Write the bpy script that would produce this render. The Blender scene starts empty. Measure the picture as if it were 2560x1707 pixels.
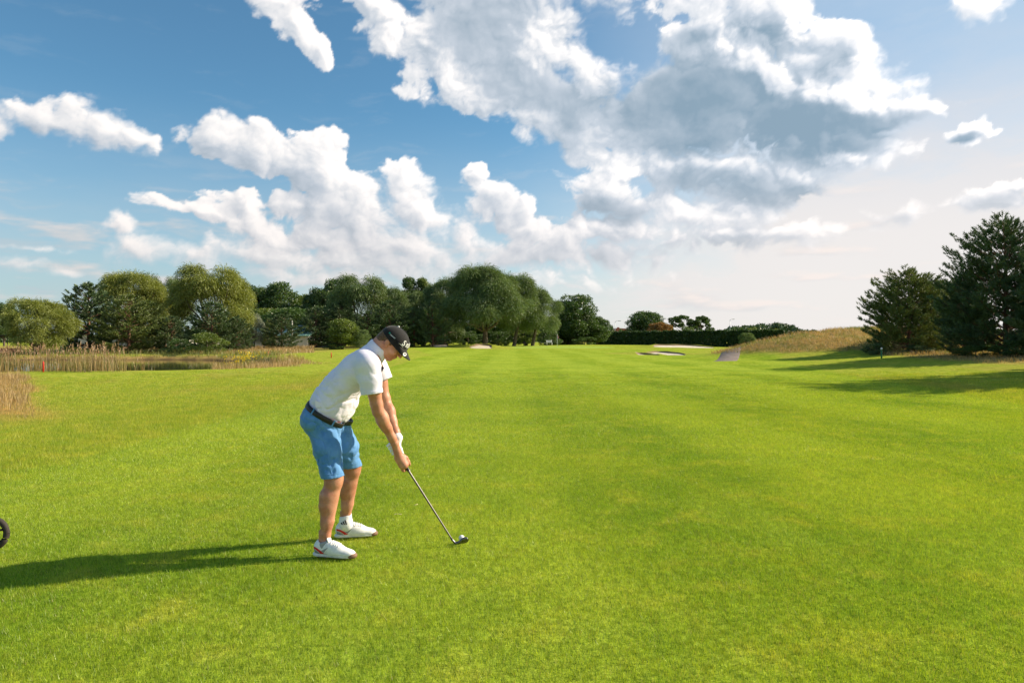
import bpy, bmesh, math, random, time
import numpy as np
from mathutils import Vector, Matrix, Euler
from mathutils.bvhtree import BVHTree
T0 = time.time()
random.seed(7)
RNG = np.random.default_rng(11)
scene = bpy.context.scene
COL = scene.collection

# ------------------------------------------------------------------ camera
F = 1707.0          # focal length in photograph pixels (2560 wide)
HORIZON = 850.0
CAM_H = 1.45
cam_data = bpy.data.cameras.new('camera')
cam_data.lens = 24.0
cam_data.sensor_width = 36.0
cam_data.clip_start = 0.1
cam_data.clip_end = 12000.0
cam = bpy.data.objects.new('camera', cam_data)
COL.objects.link(cam)
cam.location = (0, 0, CAM_H)
cam.rotation_euler = (math.radians(90) - math.atan(3.5 / F), 0, 0)
scene.camera = cam

# ------------------------------------------------------------------ exposure
scene.view_settings.view_transform = 'Standard'
scene.view_settings.look = 'None'
scene.view_settings.gamma = 1.0
scene.view_settings.use_curve_mapping = False
scene.view_settings.exposure = 0.75

# ------------------------------------------------------------------ sun
SUN_EL = math.radians(31.0)
SUN_AZ = math.radians(75.5)      # from +Y towards +X
sun_dir = Vector((math.sin(SUN_AZ) * math.cos(SUN_EL), math.cos(SUN_AZ) * math.cos(SUN_EL), math.sin(SUN_EL)))
sd = bpy.data.lights.new('sun', 'SUN')
sd.energy = 4.8
sd.angle = math.radians(0.6)
sd.color = (1.0, 0.85, 0.63)
sun = bpy.data.objects.new('sun', sd)
COL.objects.link(sun)
sun.rotation_euler = (-sun_dir).to_track_quat('-Z', 'Y').to_euler()

# ------------------------------------------------------------------ world
world = bpy.data.worlds.new('World')
scene.world = world
world.use_nodes = True
WT = world.node_tree
WT.nodes.clear()

class NB:
    """small helper that writes node chains"""
    def __init__(s, tree): s.t = tree
    def node(s, typ, **kw):
        n = s.t.nodes.new(typ)
        for k, v in kw.items(): setattr(n, k, v)
        return n
    def put(s, sock, v):
        if hasattr(v, 'is_output') or isinstance(v, bpy.types.NodeSocket): s.t.links.new(v, sock)
        else: sock.default_value = v
    def math(s, op, a, b=None, c=None, clamp=False):
        n = s.node('ShaderNodeMath', operation=op); n.use_clamp = clamp
        s.put(n.inputs[0], a)
        if b is not None: s.put(n.inputs[1], b)
        if c is not None: s.put(n.inputs[2], c)
        return n.outputs[0]
    def vmath(s, op, a, b=None, c=None, scale=None):
        n = s.node('ShaderNodeVectorMath', operation=op)
        s.put(n.inputs[0], a)
        if b is not None: s.put(n.inputs[1], b)
        if c is not None: s.put(n.inputs[2], c)
        if scale is not None: s.put(n.inputs['Scale'], scale)
        return n.outputs['Value'] if op in ('LENGTH', 'DISTANCE', 'DOT_PRODUCT') else n.outputs['Vector']
    def noise(s, vec, scale, detail=4, rough=0.5, lac=2.0, dist=0.0, dim='3D', out='Fac'):
        n = s.node('ShaderNodeTexNoise', noise_dimensions=dim)
        s.put(n.inputs['Vector'], vec)
        n.inputs['Scale'].default_value = scale
        n.inputs['Detail'].default_value = detail
        n.inputs['Roughness'].default_value = rough
        n.inputs['Lacunarity'].default_value = lac
        n.inputs['Distortion'].default_value = dist
        return n.outputs[out]
    def voro(s, vec, scale, detail=0, rough=0.5, dim='3D', out='Distance', feature='F1'):
        n = s.node('ShaderNodeTexVoronoi', voronoi_dimensions=dim, feature=feature)
        s.put(n.inputs['Vector'], vec)
        n.inputs['Scale'].default_value = scale
        n.inputs['Detail'].default_value = detail
        n.inputs['Roughness'].default_value = rough
        return n.outputs[out]
    def sstep(s, v, lo, hi, tlo=0.0, thi=1.0, mode='SMOOTHSTEP'):
        n = s.node('ShaderNodeMapRange', interpolation_type=mode)
        n.clamp = True
        s.put(n.inputs['Value'], v)
        for nm, x in (('From Min', lo), ('From Max', hi), ('To Min', tlo), ('To Max', thi)):
            s.put(n.inputs[nm], x)
        return n.outputs['Result']
    def mix(s, fac, a, b, blend='MIX'):
        n = s.node('ShaderNodeMix', data_type='RGBA', blend_type=blend)
        s.put(n.inputs['Factor'], fac)
        A = [i for i in n.inputs if i.name == 'A' and i.type == 'RGBA'][0]
        B = [i for i in n.inputs if i.name == 'B' and i.type == 'RGBA'][0]
        s.put(A, a if not isinstance(a, tuple) or len(a) == 4 else (*a, 1))
        s.put(B, b if not isinstance(b, tuple) or len(b) == 4 else (*b, 1))
        return [o for o in n.outputs if o.type == 'RGBA'][0]

# every cloud lobe: centre x, y, radius x, y (photo pixels at 24 mm), tilt (deg, clockwise), weight
CLOUDS = [
 (120,300,165,36,7,1.0),(245,325,110,50,10,1.0),(325,332,62,24,5,1.0),(-90,300,120,40,0,.9),
 (690,5,60,50,45,1.0),(750,65,70,30,45,.95),(800,118,50,15,45,.85),
 (960,40,110,70,45,1.1),(1080,110,120,90,40,1.1),(1180,210,110,65,20,1.1),(1210,70,190,140,20,1.2),(1370,90,90,110,0,1.2),
 (1470,180,110,45,30,1.2),(1330,215,170,70,10,1.15),(1455,310,70,105,-10,.95),(1250,-80,420,110,0,1.2),
 (1920,40,125,90,20,1.2),(1725,105,85,45,-10,1.05),(1790,225,200,130,0,1.3),(2010,250,230,120,10,1.3),(2080,150,95,85,45,1.2),
 (2190,270,160,62,8,1.1),(2265,262,100,40,10,1.0),(1600,270,120,75,0,1.15),(2425,328,70,28,-10,.95),(2060,370,180,60,5,1.0),
 (1850,-90,320,110,0,1.2),
 (1750,440,130,60,5,.85),(1930,460,170,55,0,.95),(1500,480,95,52,15,1.05),(1590,515,90,32,0,.9),
 (2205,548,105,34,3,.55),
 (560,345,105,44,5,1.1),(650,375,120,62,20,1.15),(800,370,62,55,0,1.15),(810,455,130,75,38,1.15),(890,530,150,75,25,1.1),
 (1010,445,60,36,0,1.1),(1060,530,105,65,40,1.1),(1165,610,130,50,35,1.0),(990,610,200,70,10,.95),
 (1195,435,34,32,0,1.05),(1240,500,90,48,30,1.0),(1330,575,120,40,20,.95),
 (608,505,27,42,0,1.05),(520,535,150,20,8,.85),(660,580,110,45,20,1.05),(800,580,80,46,15,1.05),(870,650,100,46,20,1.0),
 (800,520,200,26,3,.7),
 (310,565,42,36,0,1.1),(350,615,85,45,5,1.1),(480,640,110,34,8,1.0),
 (60,655,90,20,8,.95),(160,680,60,16,6,.9),(90,620,100,8,3,.6),
 (1000,660,360,60,4,1.0),(680,640,200,50,6,.85),(1300,640,220,44,4,.95),(1560,570,160,44,0,.9),(1750,540,190,50,0,.95),(2000,590,160,36,0,.85),(760,690,150,34,0,.8),
 (1650,340,200,75,8,.9),(1560,400,120,60,0,.7),(1350,300,120,50,20,1.0),(2470,10,85,40,0,.95),(2500,500,150,34,-8,.7),(1120,700,420,24,0,.55),(1650,610,170,34,0,.75),(1850,590,150,34,0,.75),
 (1380,600,120,30,0,.8),(1500,640,200,34,0,.6),(700,690,160,30,5,.6),
 # clouds that go on outside the picture
 (-700,200,260,90,5,1.0),(-1500,500,400,90,0,1.0),(3300,420,380,70,0,.9),(3900,100,500,160,10,1.1),
]
SHADES = [  # thick parts of the clouds, seen from their shaded side
 (1900,205,130,50,10,.6),(1150,90,80,60,40,.55),(1270,120,60,70,30,.5),(1430,130,40,60,0,.15),(1330,225,150,55,10,.6),(1215,50,110,70,20,.5),
 (1760,270,230,115,5,1.35),(1985,325,225,75,8,1.3),(1500,250,130,50,5,.8),(1640,280,110,60,0,1.0),(1740,100,70,25,0,.7),(1940,90,90,45,20,.6),
 (2120,330,140,45,5,1.1),(2240,300,90,28,5,.6),(2100,170,50,40,45,.5),(1430,300,60,80,0,.6),
 (1800,460,190,45,3,.8),(1960,490,150,38,0,.8),(1510,520,100,36,8,1.0),(2205,560,80,22,0,.7),(2410,340,50,16,-15,.8),
 (720,440,90,30,40,.25),(860,590,120,40,30,.25),(1650,630,160,28,0,.5),(1850,620,150,28,0,.5),(1400,640,240,26,0,.4),
 (2510,495,110,24,-8,.6),(600,390,90,22,10,.22),(200,345,150,20,8,.25),(1300,540,100,40,20,.25),
]

LIGHTS = [  # heads of the clouds that face the sun
 (1880,125,75,55,10,1),(1955,190,75,38,35,1),(2060,225,70,32,25,.9),(2130,190,50,60,30,1),(2175,262,70,26,10,.9),(1360,120,80,70,20,.8),(1440,180,95,34,28,1),
 (1130,200,80,50,30,.8),(1000,60,80,55,45,.9),(1620,100,55,35,0,.9),(2010,40,40,60,20,.9),(1560,440,60,26,20,.8),(2080,400,60,20,10,.6),
]
def px_dir(x, y):
    az = math.atan((x - 1280) / F)
    el = math.atan((HORIZON - y) / F * math.cos(az))
    return az, el

# the clear sky
nb = NB(WT)
sky = nb.node('ShaderNodeTexSky', sky_type='NISHITA')
sky.sun_disc = False
sky.sun_elevation = SUN_EL
sky.sun_rotation = SUN_AZ
sky.altitude = 100
sky.air_density = 1.0
sky.dust_density = 0.7
sky.ozone_density = 2.0
skyc = nb.mix(1.0, sky.outputs[0], (0.66, 1.02, 1.07, 1), 'MULTIPLY')
bg = nb.node('ShaderNodeBackground'); bg.inputs['Strength'].default_value = 0.078
WT.links.new(skyc, bg.inputs['Color'])
out = nb.node('ShaderNodeOutputWorld')
WT.links.new(bg.outputs[0], out.inputs[0])

# ------------------------------------------------------------------ numpy noise
_perm = np.random.default_rng(5).permutation(4096).astype(np.int64)
_ga = np.random.default_rng(6).random(4096) * 2 * math.pi
_GX, _GY = np.cos(_ga), np.sin(_ga)
def gnoise(x, y):
    """2D gradient noise, about -1..1"""
    xi = np.floor(x).astype(np.int64); yi = np.floor(y).astype(np.int64)
    xf = x - xi; yf = y - yi
    u = xf * xf * xf * (xf * (xf * 6 - 15) + 10); v = yf * yf * yf * (yf * (yf * 6 - 15) + 10)
    def g(ix, iy, dx, dy):
        h = _perm[(_perm[ix & 4095] + iy) & 4095]
        return _GX[h] * dx + _GY[h] * dy
    a = g(xi, yi, xf, yf); b = g(xi + 1, yi, xf - 1, yf)
    c = g(xi, yi + 1, xf, yf - 1); d = g(xi + 1, yi + 1, xf - 1, yf - 1)
    return ((a + u * (b - a)) * (1 - v) + (c + u * (d - c)) * v) * 1.5
def fbm(x, y, octv=5, gain=0.5, lac=2.03):
    s = 0; a = 1.0; n = 0
    for i in range(octv):
        s = s + a * gnoise(x + 17.3 * i, y - 9.1 * i); n += a; a *= gain; x = x * lac; y = y * lac
    return s / n
def billow(x, y, octv=5, gain=0.5, lac=2.1):
    s = 0; a = 1.0; n = 0
    for i in range(octv):
        s = s + a * np.abs(gnoise(x + 31.7 * i, y + 11.9 * i)); n += a; a *= gain; x = x * lac; y = y * lac
    return s / n
def ss(v, lo, hi):
    t = np.clip((v - lo) / (hi - lo), 0, 1)
    return t * t * (3 - 2 * t)

def new_mesh(name, verts, faces=None, loops=None, starts=None, smooth=True):
    """fast mesh: faces is an (n,k) array"""
    me = bpy.data.meshes.new(name)
    verts = np.asarray(verts, dtype=np.float32)
    me.vertices.add(len(verts)); me.vertices.foreach_set('co', verts.ravel())
    faces = np.asarray(faces, dtype=np.int32)
    n, k = faces.shape
    me.loops.add(n * k); me.loops.foreach_set('vertex_index', faces.ravel())
    me.polygons.add(n); me.polygons.foreach_set('loop_start', np.arange(0, n * k, k, dtype=np.int32))
    me.update(calc_edges=True)
    me.polygons.foreach_set('use_smooth', np.full(n, smooth, dtype=bool))
    return me
def set_color(me, name, rgba):
    at = me.color_attributes.new(name, 'FLOAT_COLOR', 'POINT')
    a = np.ones((len(me.vertices), 4), dtype=np.float32); a[:, :rgba.shape[1]] = rgba
    at.data.foreach_set('color', a.ravel())
def link(name, me, parent=None, mat=None, **props):
    o = bpy.data.objects.new(name, me)
    COL.objects.link(o)
    if mat is not None and me is not None and not me.materials: me.materials.append(mat)
    if parent is not None: o.parent = parent
    for k, v in props.items(): o[k] = v
    return o
def new_mat(name):
    m = bpy.data.materials.new(name); m.use_nodes = True
    m.node_tree.nodes.clear()
    return m, NB(m.node_tree)

# ------------------------------------------------------------------ clouds: a dome of lit vapour before the clear sky
def axis_steps(lo, hi, dense_lo, dense_hi, step, coarse):
    a = np.arange(dense_lo, dense_hi, step)
    left = []; x = dense_lo; s = step
    while x > lo:
        s = min(s * 1.25, coarse); x -= s; left.append(max(x, lo))
    right = []; x = a[-1]; s = step
    while x < hi:
        s = min(s * 1.25, coarse); x += s; right.append(min(x, hi))
    return np.array(left[::-1] + list(a) + right)
AZ = axis_steps(-math.pi, math.pi, -0.665, 0.665, 0.0018, 0.03)
EL = axis_steps(-0.03, 1.5, -0.002, 0.50, 0.00165, 0.03)
GA, GE = np.meshgrid(AZ, EL, indexing='ij')
def lobe_field(A, E, lobes):
    acc = np.full(A.shape, -3.0)
    for (x, y, rx, ry, rot, w) in lobes:
        if x > 2900 or x < -400:
            a0 = (x - 1280) / F * .8; e0 = (HORIZON - y) / F * .9; c = .8
        else:
            a0, e0 = px_dir(x, y); c = math.cos(a0)
        ra = rx / F * c * c * 1.16; re = ry / F * c * 1.16
        t = math.radians(rot)
        dx = A - a0; dy = -(E - e0)
        u = (dx * math.cos(t) + dy * math.sin(t)) / ra
        v = (-dx * math.sin(t) + dy * math.cos(t)) / re
        f = w * (1 - np.sqrt(u * u + v * v))
        k = 0.30
        h = np.maximum(k - np.abs(acc - f), 0) / k
        acc = np.maximum(acc, f) + h * h * k * 0.25
    return acc
def make_sky():
    wx = fbm(GA * 9, GE * 11, 4, .55); wy = fbm(GA * 9 + 50, GE * 11 + 20, 4, .55)
    A = GA + 0.022 * wx; E = GE + 0.017 * wy
    sx = fbm(GA * 60, GE * 70, 4, .6); sy = fbm(GA * 60 + 9, GE * 70 + 3, 4, .6)
    A2 = A + 0.0035 * sx; E2 = E + 0.0035 * sy
    B = lobe_field(A + 0.004 * sx, E + 0.004 * sy, CLOUDS)
    bil = billow(A2 * 16, E2 * 19, 7, .50)           # rounded heads
    wis = fbm(A2 * 16 + 7, E2 * 26 + 3, 6, .56)      # torn edges
    tear = ss(fbm(GA * 5 + 3, GE * 7 + 1, 2), -0.2, 0.45)
    D = B + (bil - 0.26) * (1.5 - 0.5 * tear) + wis * (0.18 + 0.45 * tear)
    # scattered low-contrast cloud everywhere near the horizon
    band = fbm(GA * 6 + 4, GE * 32 + 8, 6, .55)
    lowz = ss(GE, 0.0, 0.05) * (1 - ss(GE, 0.13, 0.26))
    D2 = band * 1.6 - 0.10
    soft = 0.22 + 0.45 * tear + 0.55 * ss(-GE, -0.20, -0.04)
    alpha = ss(D, 0.0, soft)
    # light through the cloud towards the sun
    ia = np.arange(len(AZ), dtype=float); ie = np.arange(len(EL), dtype=float)
    def shifted(arr, da, de):
        fa = np.interp(AZ + da, AZ, ia); fe = np.interp(EL + de, EL, ie)
        a0 = np.clip(np.floor(fa).astype(int), 0, len(AZ) - 2); e0 = np.clip(np.floor(fe).astype(int), 0, len(EL) - 2)
        ta = (fa - a0)[:, None]; te = (fe - e0)[None, :]
        g = arr[a0][:, e0] * (1 - ta) * (1 - te) + arr[a0 + 1][:, e0] * ta * (1 - te)
        return g + arr[a0][:, e0 + 1] * (1 - ta) * te + arr[a0 + 1][:, e0 + 1] * ta * te
    # form light: how far the surface rises away from the sun
    tau = 0
    ux, uy = 0.70, 0.71
    prev = 0.0
    for t in (0.0025, 0.006, 0.012, 0.022, 0.036, 0.055):
        tau = tau + np.maximum(shifted(D, ux * t, uy * t), 0) * (t - prev) * 46
        prev = t
    relief = np.zeros_like(D)
    for t, g in ((0.003, 0.55), (0.008, 0.62), (0.018, 0.42)):
        relief += g * (D - shifted(D, ux * t, uy * t))
    sh0 = lobe_field(A, E, SHADES); relief *= 1 - 0.62 * ss(sh0, -0.2, 0.5)
    sh = lobe_field(A + 0.005 * sx, E + 0.005 * sy, SHADES)
    shade = ss(sh + wis * 0.22 - bil * 0.35 + 0.12, -0.42, 0.62)
    # weight of shade lobes
    lowe = 1 - ss(GE, 0.0, 0.26)
    transm = np.exp(-tau * 0.55)
    right = ss(GA, -0.35, 0.45)
    bright = 0.60 + 0.34 * transm + np.clip(relief, -0.55, 0.50) * (0.50 - 0.14 * lowe) * (1 - 0.25 * right)
    bright = bright - shade * (0.34 + 0.46 * right) * (1 - 0.35 * lowe)
    bright = bright + shade * 0.20 * fbm(A2 * 11, E2 * 15, 5, .55) + shade * 0.10
    edge = np.clip(D - shifted(D, ux * .012, uy * .012), 0, 1) * (1 - ss(D, 0.2, 1.1))
    bright = bright + edge * 0.75 * right
    li = lobe_field(A + 0.006 * sx, E + 0.006 * sy, LIGHTS)
    bright = bright + ss(li + wis * 0.5 + (bil - .3) * 1.1, -0.05, 0.5) * (0.34 + 0.5 * np.clip(relief, -.4, .5)) * (0.35 + 0.65 * right)
    bright = np.clip(bright, 0.0, 1.18)
    dark = np.array([0.150, 0.215, 0.275]); mid = np.array([0.345, 0.385, 0.435]); white = np.array([0.650, 0.630, 0.620])
    t1 = np.clip(bright / 0.5, 0, 1)[..., None]; t2 = np.clip((bright - 0.5) / 0.5, 0, 1.2)[..., None]
    c = np.where(bright[..., None] < 0.5, dark + (mid - dark) * t1, mid + (white - mid) * t2)
    warm = np.array([0.535, 0.475, 0.445])
    lw = (0.60 * lowe)[..., None]
    c = c * (1 - lw) + warm * (0.55 + 0.5 * np.clip(bright, 0, 1)[..., None]) * lw
    c = c * (0.90 + 0.22 * ss(GA, -0.7, 0.7))[..., None]
    # veil of thin high cloud and bright air
    vn = fbm(A * 5, E * 16 + 2, 6, .55)
    streak = ss(fbm(A * 7 + 3, E * 40 + 7, 6, .6), 0.12, 0.5) * 0.28
    veil = 0.80 * (1 - ss(GE, -0.04, 0.33)) + 0.80 * ss(GA, -0.02, 0.55) * (1 - 0.25 * ss(GE, .25, .5))
    veil = np.clip(veil * (1.0 + 0.35 * vn) + streak * (0.3 + lowe), 0, 0.96)
    vr = ss(GA, -0.65, 0.45)[..., None]
    vc = np.array([0.315, 0.355, 0.385]) * (1 - vr) + np.array([0.535, 0.505, 0.492]) * vr
    hi_ = (ss(GE, .12, .42) * ss(GA, 0, .5))[..., None]; vc = vc * (1 - hi_) + np.array([0.31, 0.385, 0.475]) * hi_
    # pale banks near the horizon
    a2 = ss(D2, 0.0, 0.6) * lowz * 0.75
    b2 = np.clip(0.5 + 0.9 * (D2 - shifted(D2, ux * .012, uy * .012)) + 0.2 * bil, 0, 1)[..., None]
    c2 = np.array([0.34, 0.375, 0.405]) * (1 - b2) + np.array([0.565, 0.505, 0.475]) * b2
    c2 = c2 * (0.88 + 0.16 * ss(GA, -0.6, 0.6))[..., None]
    vc = vc * (1 - a2[..., None]) + c2 * a2[..., None]; veil = 1 - (1 - veil) * (1 - a2)
    al = alpha * (1 - 0.55 * (1 - ss(GE, 0.015, 0.15))) * (1 - 0.35 * ss(GA, .2, .5) * (1 - ss(GE, .12, .24)))
    # over: cloud over veil
    A_t = al + veil * (1 - al)
    C = (c * al[..., None] + vc * (veil * (1 - al))[..., None])
    # clear gap round the sun itself
    sv = np.array(sun_dir)
    cosang = np.cos(GE) * np.sin(GA) * sv[0] + np.cos(GE) * np.cos(GA) * sv[1] + np.sin(GE) * sv[2]
    gap = 1 - ss(cosang, math.cos(math.radians(24)), math.cos(math.radians(9)))
    A_t = A_t * gap; C = C * gap[..., None]
    R = 9000.0
    V = np.stack([R * np.cos(GE) * np.sin(GA), R * np.cos(GE) * np.cos(GA), R * np.sin(GE)], -1).reshape(-1, 3)
    nA, nE = GA.shape
    idx = np.arange(nA * nE).reshape(nA, nE)
    i0 = idx[:-1, :-1]; i1 = idx[1:, :-1]; i2 = idx[1:, 1:]; i3 = idx[:-1, 1:]
    faces = np.stack([i0, i3, i2, i1], -1).reshape(-1, 4)
    me = new_mesh('sky', V, faces)
    set_color(me, 'vapour', np.concatenate([C, A_t[..., None]], -1).reshape(-1, 4).astype(np.float32))
    m, n = new_mat('cloud_vapour')
    at = n.node('ShaderNodeAttribute', attribute_name='vapour')
    em = n.node('ShaderNodeEmission'); n.put(em.inputs['Color'], at.outputs['Color'])
    tr = n.node('ShaderNodeBsdfTransparent')
    inv = n.math('SUBTRACT', 1.0, at.outputs['Alpha'])
    cc = n.node('ShaderNodeCombineColor')
    for i in range(3): n.put(cc.inputs[i], inv)
    n.put(tr.inputs['Color'], cc.outputs[0])
    add = n.node('ShaderNodeAddShader')
    n.put(add.inputs[0], em.outputs[0]); n.put(add.inputs[1], tr.outputs[0])
    o = n.node('ShaderNodeOutputMaterial'); n.put(o.inputs['Surface'], add.outputs[0])
    m.cycles.emission_sampling = 'NONE'
    link('sky', me, mat=m, kind='structure')
make_sky()
print('sky', round(time.time() - T0, 1))
# ------------------------------------------------------------------ terrain
def gx(px, Y): return (px - 1280) / F * Y
def gz(py, Y): return CAM_H + (HORIZON - py) / F * Y
def bump2(x, y, cx, cy, rx, ry, rot=0.0, p=2.0):
    c, s = math.cos(math.radians(rot)), math.sin(math.radians(rot))
    u = ((x - cx) * c + (y - cy) * s) / rx; v = (-(x - cx) * s + (y - cy) * c) / ry
    return np.exp(-(u * u + v * v) ** (p / 2))
POND = (-35.5, 49.5, 16.5, 17.5)
def pond_field(x, y):
    """positive inside the pond"""
    u = (x - POND[0] + .40 * (y - POND[1])) / POND[2]; v = (y - POND[1]) / POND[3]
    w = 0.16 * gnoise(x * 0.13 + 3, y * 0.13 + 5) + 0.06 * gnoise(x * 0.5, y * 0.5)
    return 1.0 - (np.abs(u) ** 4.5 + np.abs(v) ** 4.5) ** (1 / 4.5) + w * .6
WATER_Z = -0.50
def height(x, y):
    x = np.asarray(x, dtype=float); y = np.asarray(y, dtype=float)
    r = np.hypot(x, y)
    h = 0.05 * gnoise(x * 0.07, y * 0.07) * ss(r, 8, 30) + 0.10 * gnoise(x * 0.025 + 9, y * 0.025) * ss(r, 20, 60)
    # right side climbs to the pines
    h = h + 0.62 * ss(x - 0.10 * (y - 30), 11, 26) * ss(y, 9, 30) * (1 - ss(y, 60, 85))
    # mounds at the left, before the pond
    h = h + 0.10 * bump2(x, y, -14.0, 28.5, 10, 5.0, 5) - 0.10 * bump2(x, y, -20, 18, 9, 6)
    h = h + 0.16 * bump2(x, y, 14.0, 42.5, 3.5, 2.2, 0) + 0.44 * bump2(x, y, -14.5, 51.0, 9, 6.0, 0) * (1 - ss(pond_field(x, y), -.2, .0))
    # the green and its surrounds
    h = h + 0.38 * bump2(x, y, -3, 118, 20, 14, 0) + 0.30 * bump2(x, y, -7.5, 112, 5, 6, 0) + 0.42 * bump2(x, y, 17, 128, 16, 9, 0)
    h = h + 0.25 * bump2(x, y, 27, 118, 14, 9)
    # bunker hollows
    h = h - 0.35 * bump2(x, y, 16.2, 72.5, 3.6, 4.2, 0, 3)
    # dune
    d = bump2(x, y, 27.5, 56, 8.5, 6.5, 8, 2.6) * 1.28
    d = d + bump2(x, y, 38, 60, 11, 8, 0, 2.4) * 1.15 + 0.55 * bump2(x, y, 20.5, 54, 4, 4)
    h = h + d * (1 + 0.10 * gnoise(x * .35, y * .35) + 0.12 * gnoise(x * .12, y * .12))
    # pond basin
    pf = pond_field(x, y)
    h = h * (1 - ss(pf, -0.12, 0.0)) + (-0.46) * ss(pf, -0.12, 0.0) * 1.0
    h = h - 0.75 * ss(pf, -0.01, 0.10)
    # far bank rises a little behind the pond
    h = h + 0.25 * ss(y, 72, 90) * (1 - ss(x, -14, -4)) * (1 - ss(y, 200, 400))
    h = h + 3.0 * ss(r, 300, 1500) * 0
    return h
def hz(x, y): return float(height(np.array([x]), np.array([y]))[0])

def zones(x, y):
    """rough, dry, soil, green - what grows where (0..1)"""
    nz = fbm(x * 0.22, y * 0.22, 4); nf = fbm(x * 1.3 + 5, y * 1.3, 3)
    left = -5.6 + 0.5 * np.sin(y * 0.11) - 0.012 * y + 6 * ss(y, 50, 95) * -1
    right = 8.0 + 0.215 * y + 0.5 * np.sin(y * .13 + 1) - 6 * ss(y, 60, 100)
    rough = np.maximum(ss(left - x + 0.12 * nf, -0.12, 0.22), ss(x - right + 0.12 * nf, -0.15, 0.25))
    rough = np.maximum(rough, ss(y, 96, 103) * (1 - bump2(x, y, 2, 112, 15, 9, 0, 4)))
    green = ss(bump2(x, y, 3.5, 112, 13.5, 8.0, 0, 2), 0.36, 0.40)
    dune = np.maximum(bump2(x, y, 27, 56, 11.0, 8.0, 8, 4), bump2(x, y, 40, 60, 16, 10, 0, 4))
    dry = ss(dune + 0.10 * nf, 0.25, 0.6)
    # edge below the pines
    dry = np.maximum(dry, ss(x - (17.6 + 0.21 * (y - 30)) + 1.2 * nz, 2.4, 5.2) * ss(y, 24, 30) * (1 - ss(y, 55, 70)) * 0.9)
    # left corner, banks of the pond, rough behind it
    pf = pond_field(x, y)
    dry = np.maximum(dry, ss(-x - 0.745 * y + 2.5 + 1.0 * nz, 1.2, 2.2) * ss(y, 11, 14) * (1 - ss(y, 24, 40)))
    dry = np.maximum(dry, ss(pf + 0.03 * nf, -0.14, -0.08))
    dry = np.maximum(dry, 0.75 * ss(y + 3 * nz, 68, 74) * (1 - ss(x + 2 * nz, -26, -19)) * (1 - ss(y, 130, 160)))
    patch = ss(fbm(x * 0.5 + 20, y * 0.16, 4), 0.05, 0.55) * rough * 0.28 * (1 - ss(y, 90, 110))
    dry = np.maximum(dry, patch)
    dry = np.maximum(dry, 0.45 * ss(y, 128, 150) * ss(x, 22, 30))
    soil = ss(pf, -0.045, -0.02)
    return rough, dry, soil, green

def build_ground():
    radii = [0.6]
    while radii[-1] < 11000:
        r = radii[-1]
        f = 1.022 if r < 10 else (1.0135 if r < 160 else 1.05)
        radii.append(r * f)
    radii = np.array(radii)
    front = np.radians(np.linspace(-50, 50, 420)); back = np.radians(np.linspace(50, 310, 90))[1:-1]
    ang = np.concatenate([front, back])
    Rr, Aa = np.meshgrid(radii, ang, indexing='ij')
    X = Rr * np.sin(Aa); Y = Rr * np.cos(Aa)
    Z = height(X, Y)
    V = np.concatenate([np.stack([X, Y, Z], -1).reshape(-1, 3), [[0, 0, hz(0, 0)]]])
    nr, na = X.shape
    idx = np.arange(nr * na).reshape(nr, na)
    nxt = np.roll(idx, -1, axis=1)
    q = np.stack([idx[:-1], idx[1:], nxt[1:], nxt[:-1]], -1).reshape(-1, 4)[:, ::-1]
    c = len(V) - 1
    # centre cap as degenerate-free quads is not possible: use triangles in a second pass
    me = bpy.data.meshes.new('ground')
    tris = np.stack([np.full(na, c), nxt[0], idx[0]], -1)[:, ::-1]
    me.vertices.add(len(V)); me.vertices.foreach_set('co', V.astype(np.float32).ravel())
    me.loops.add(q.size + tris.size); me.loops.foreach_set('vertex_index', np.concatenate([q.ravel(), tris.ravel()]).astype(np.int32))
    me.polygons.add(len(q) + len(tris))
    me.polygons.foreach_set('loop_start', np.concatenate([np.arange(0, q.size, 4), q.size + np.arange(0, tris.size, 3)]).astype(np.int32))
    me.update(calc_edges=True)
    me.polygons.foreach_set('use_smooth', np.ones(len(me.polygons), dtype=bool))
    ro, dr, so, gr = zones(V[:, 0], V[:, 1])
    set_color(me, 'zones', np.stack([ro, dr, so, gr], -1).astype(np.float32))
    return me

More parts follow.
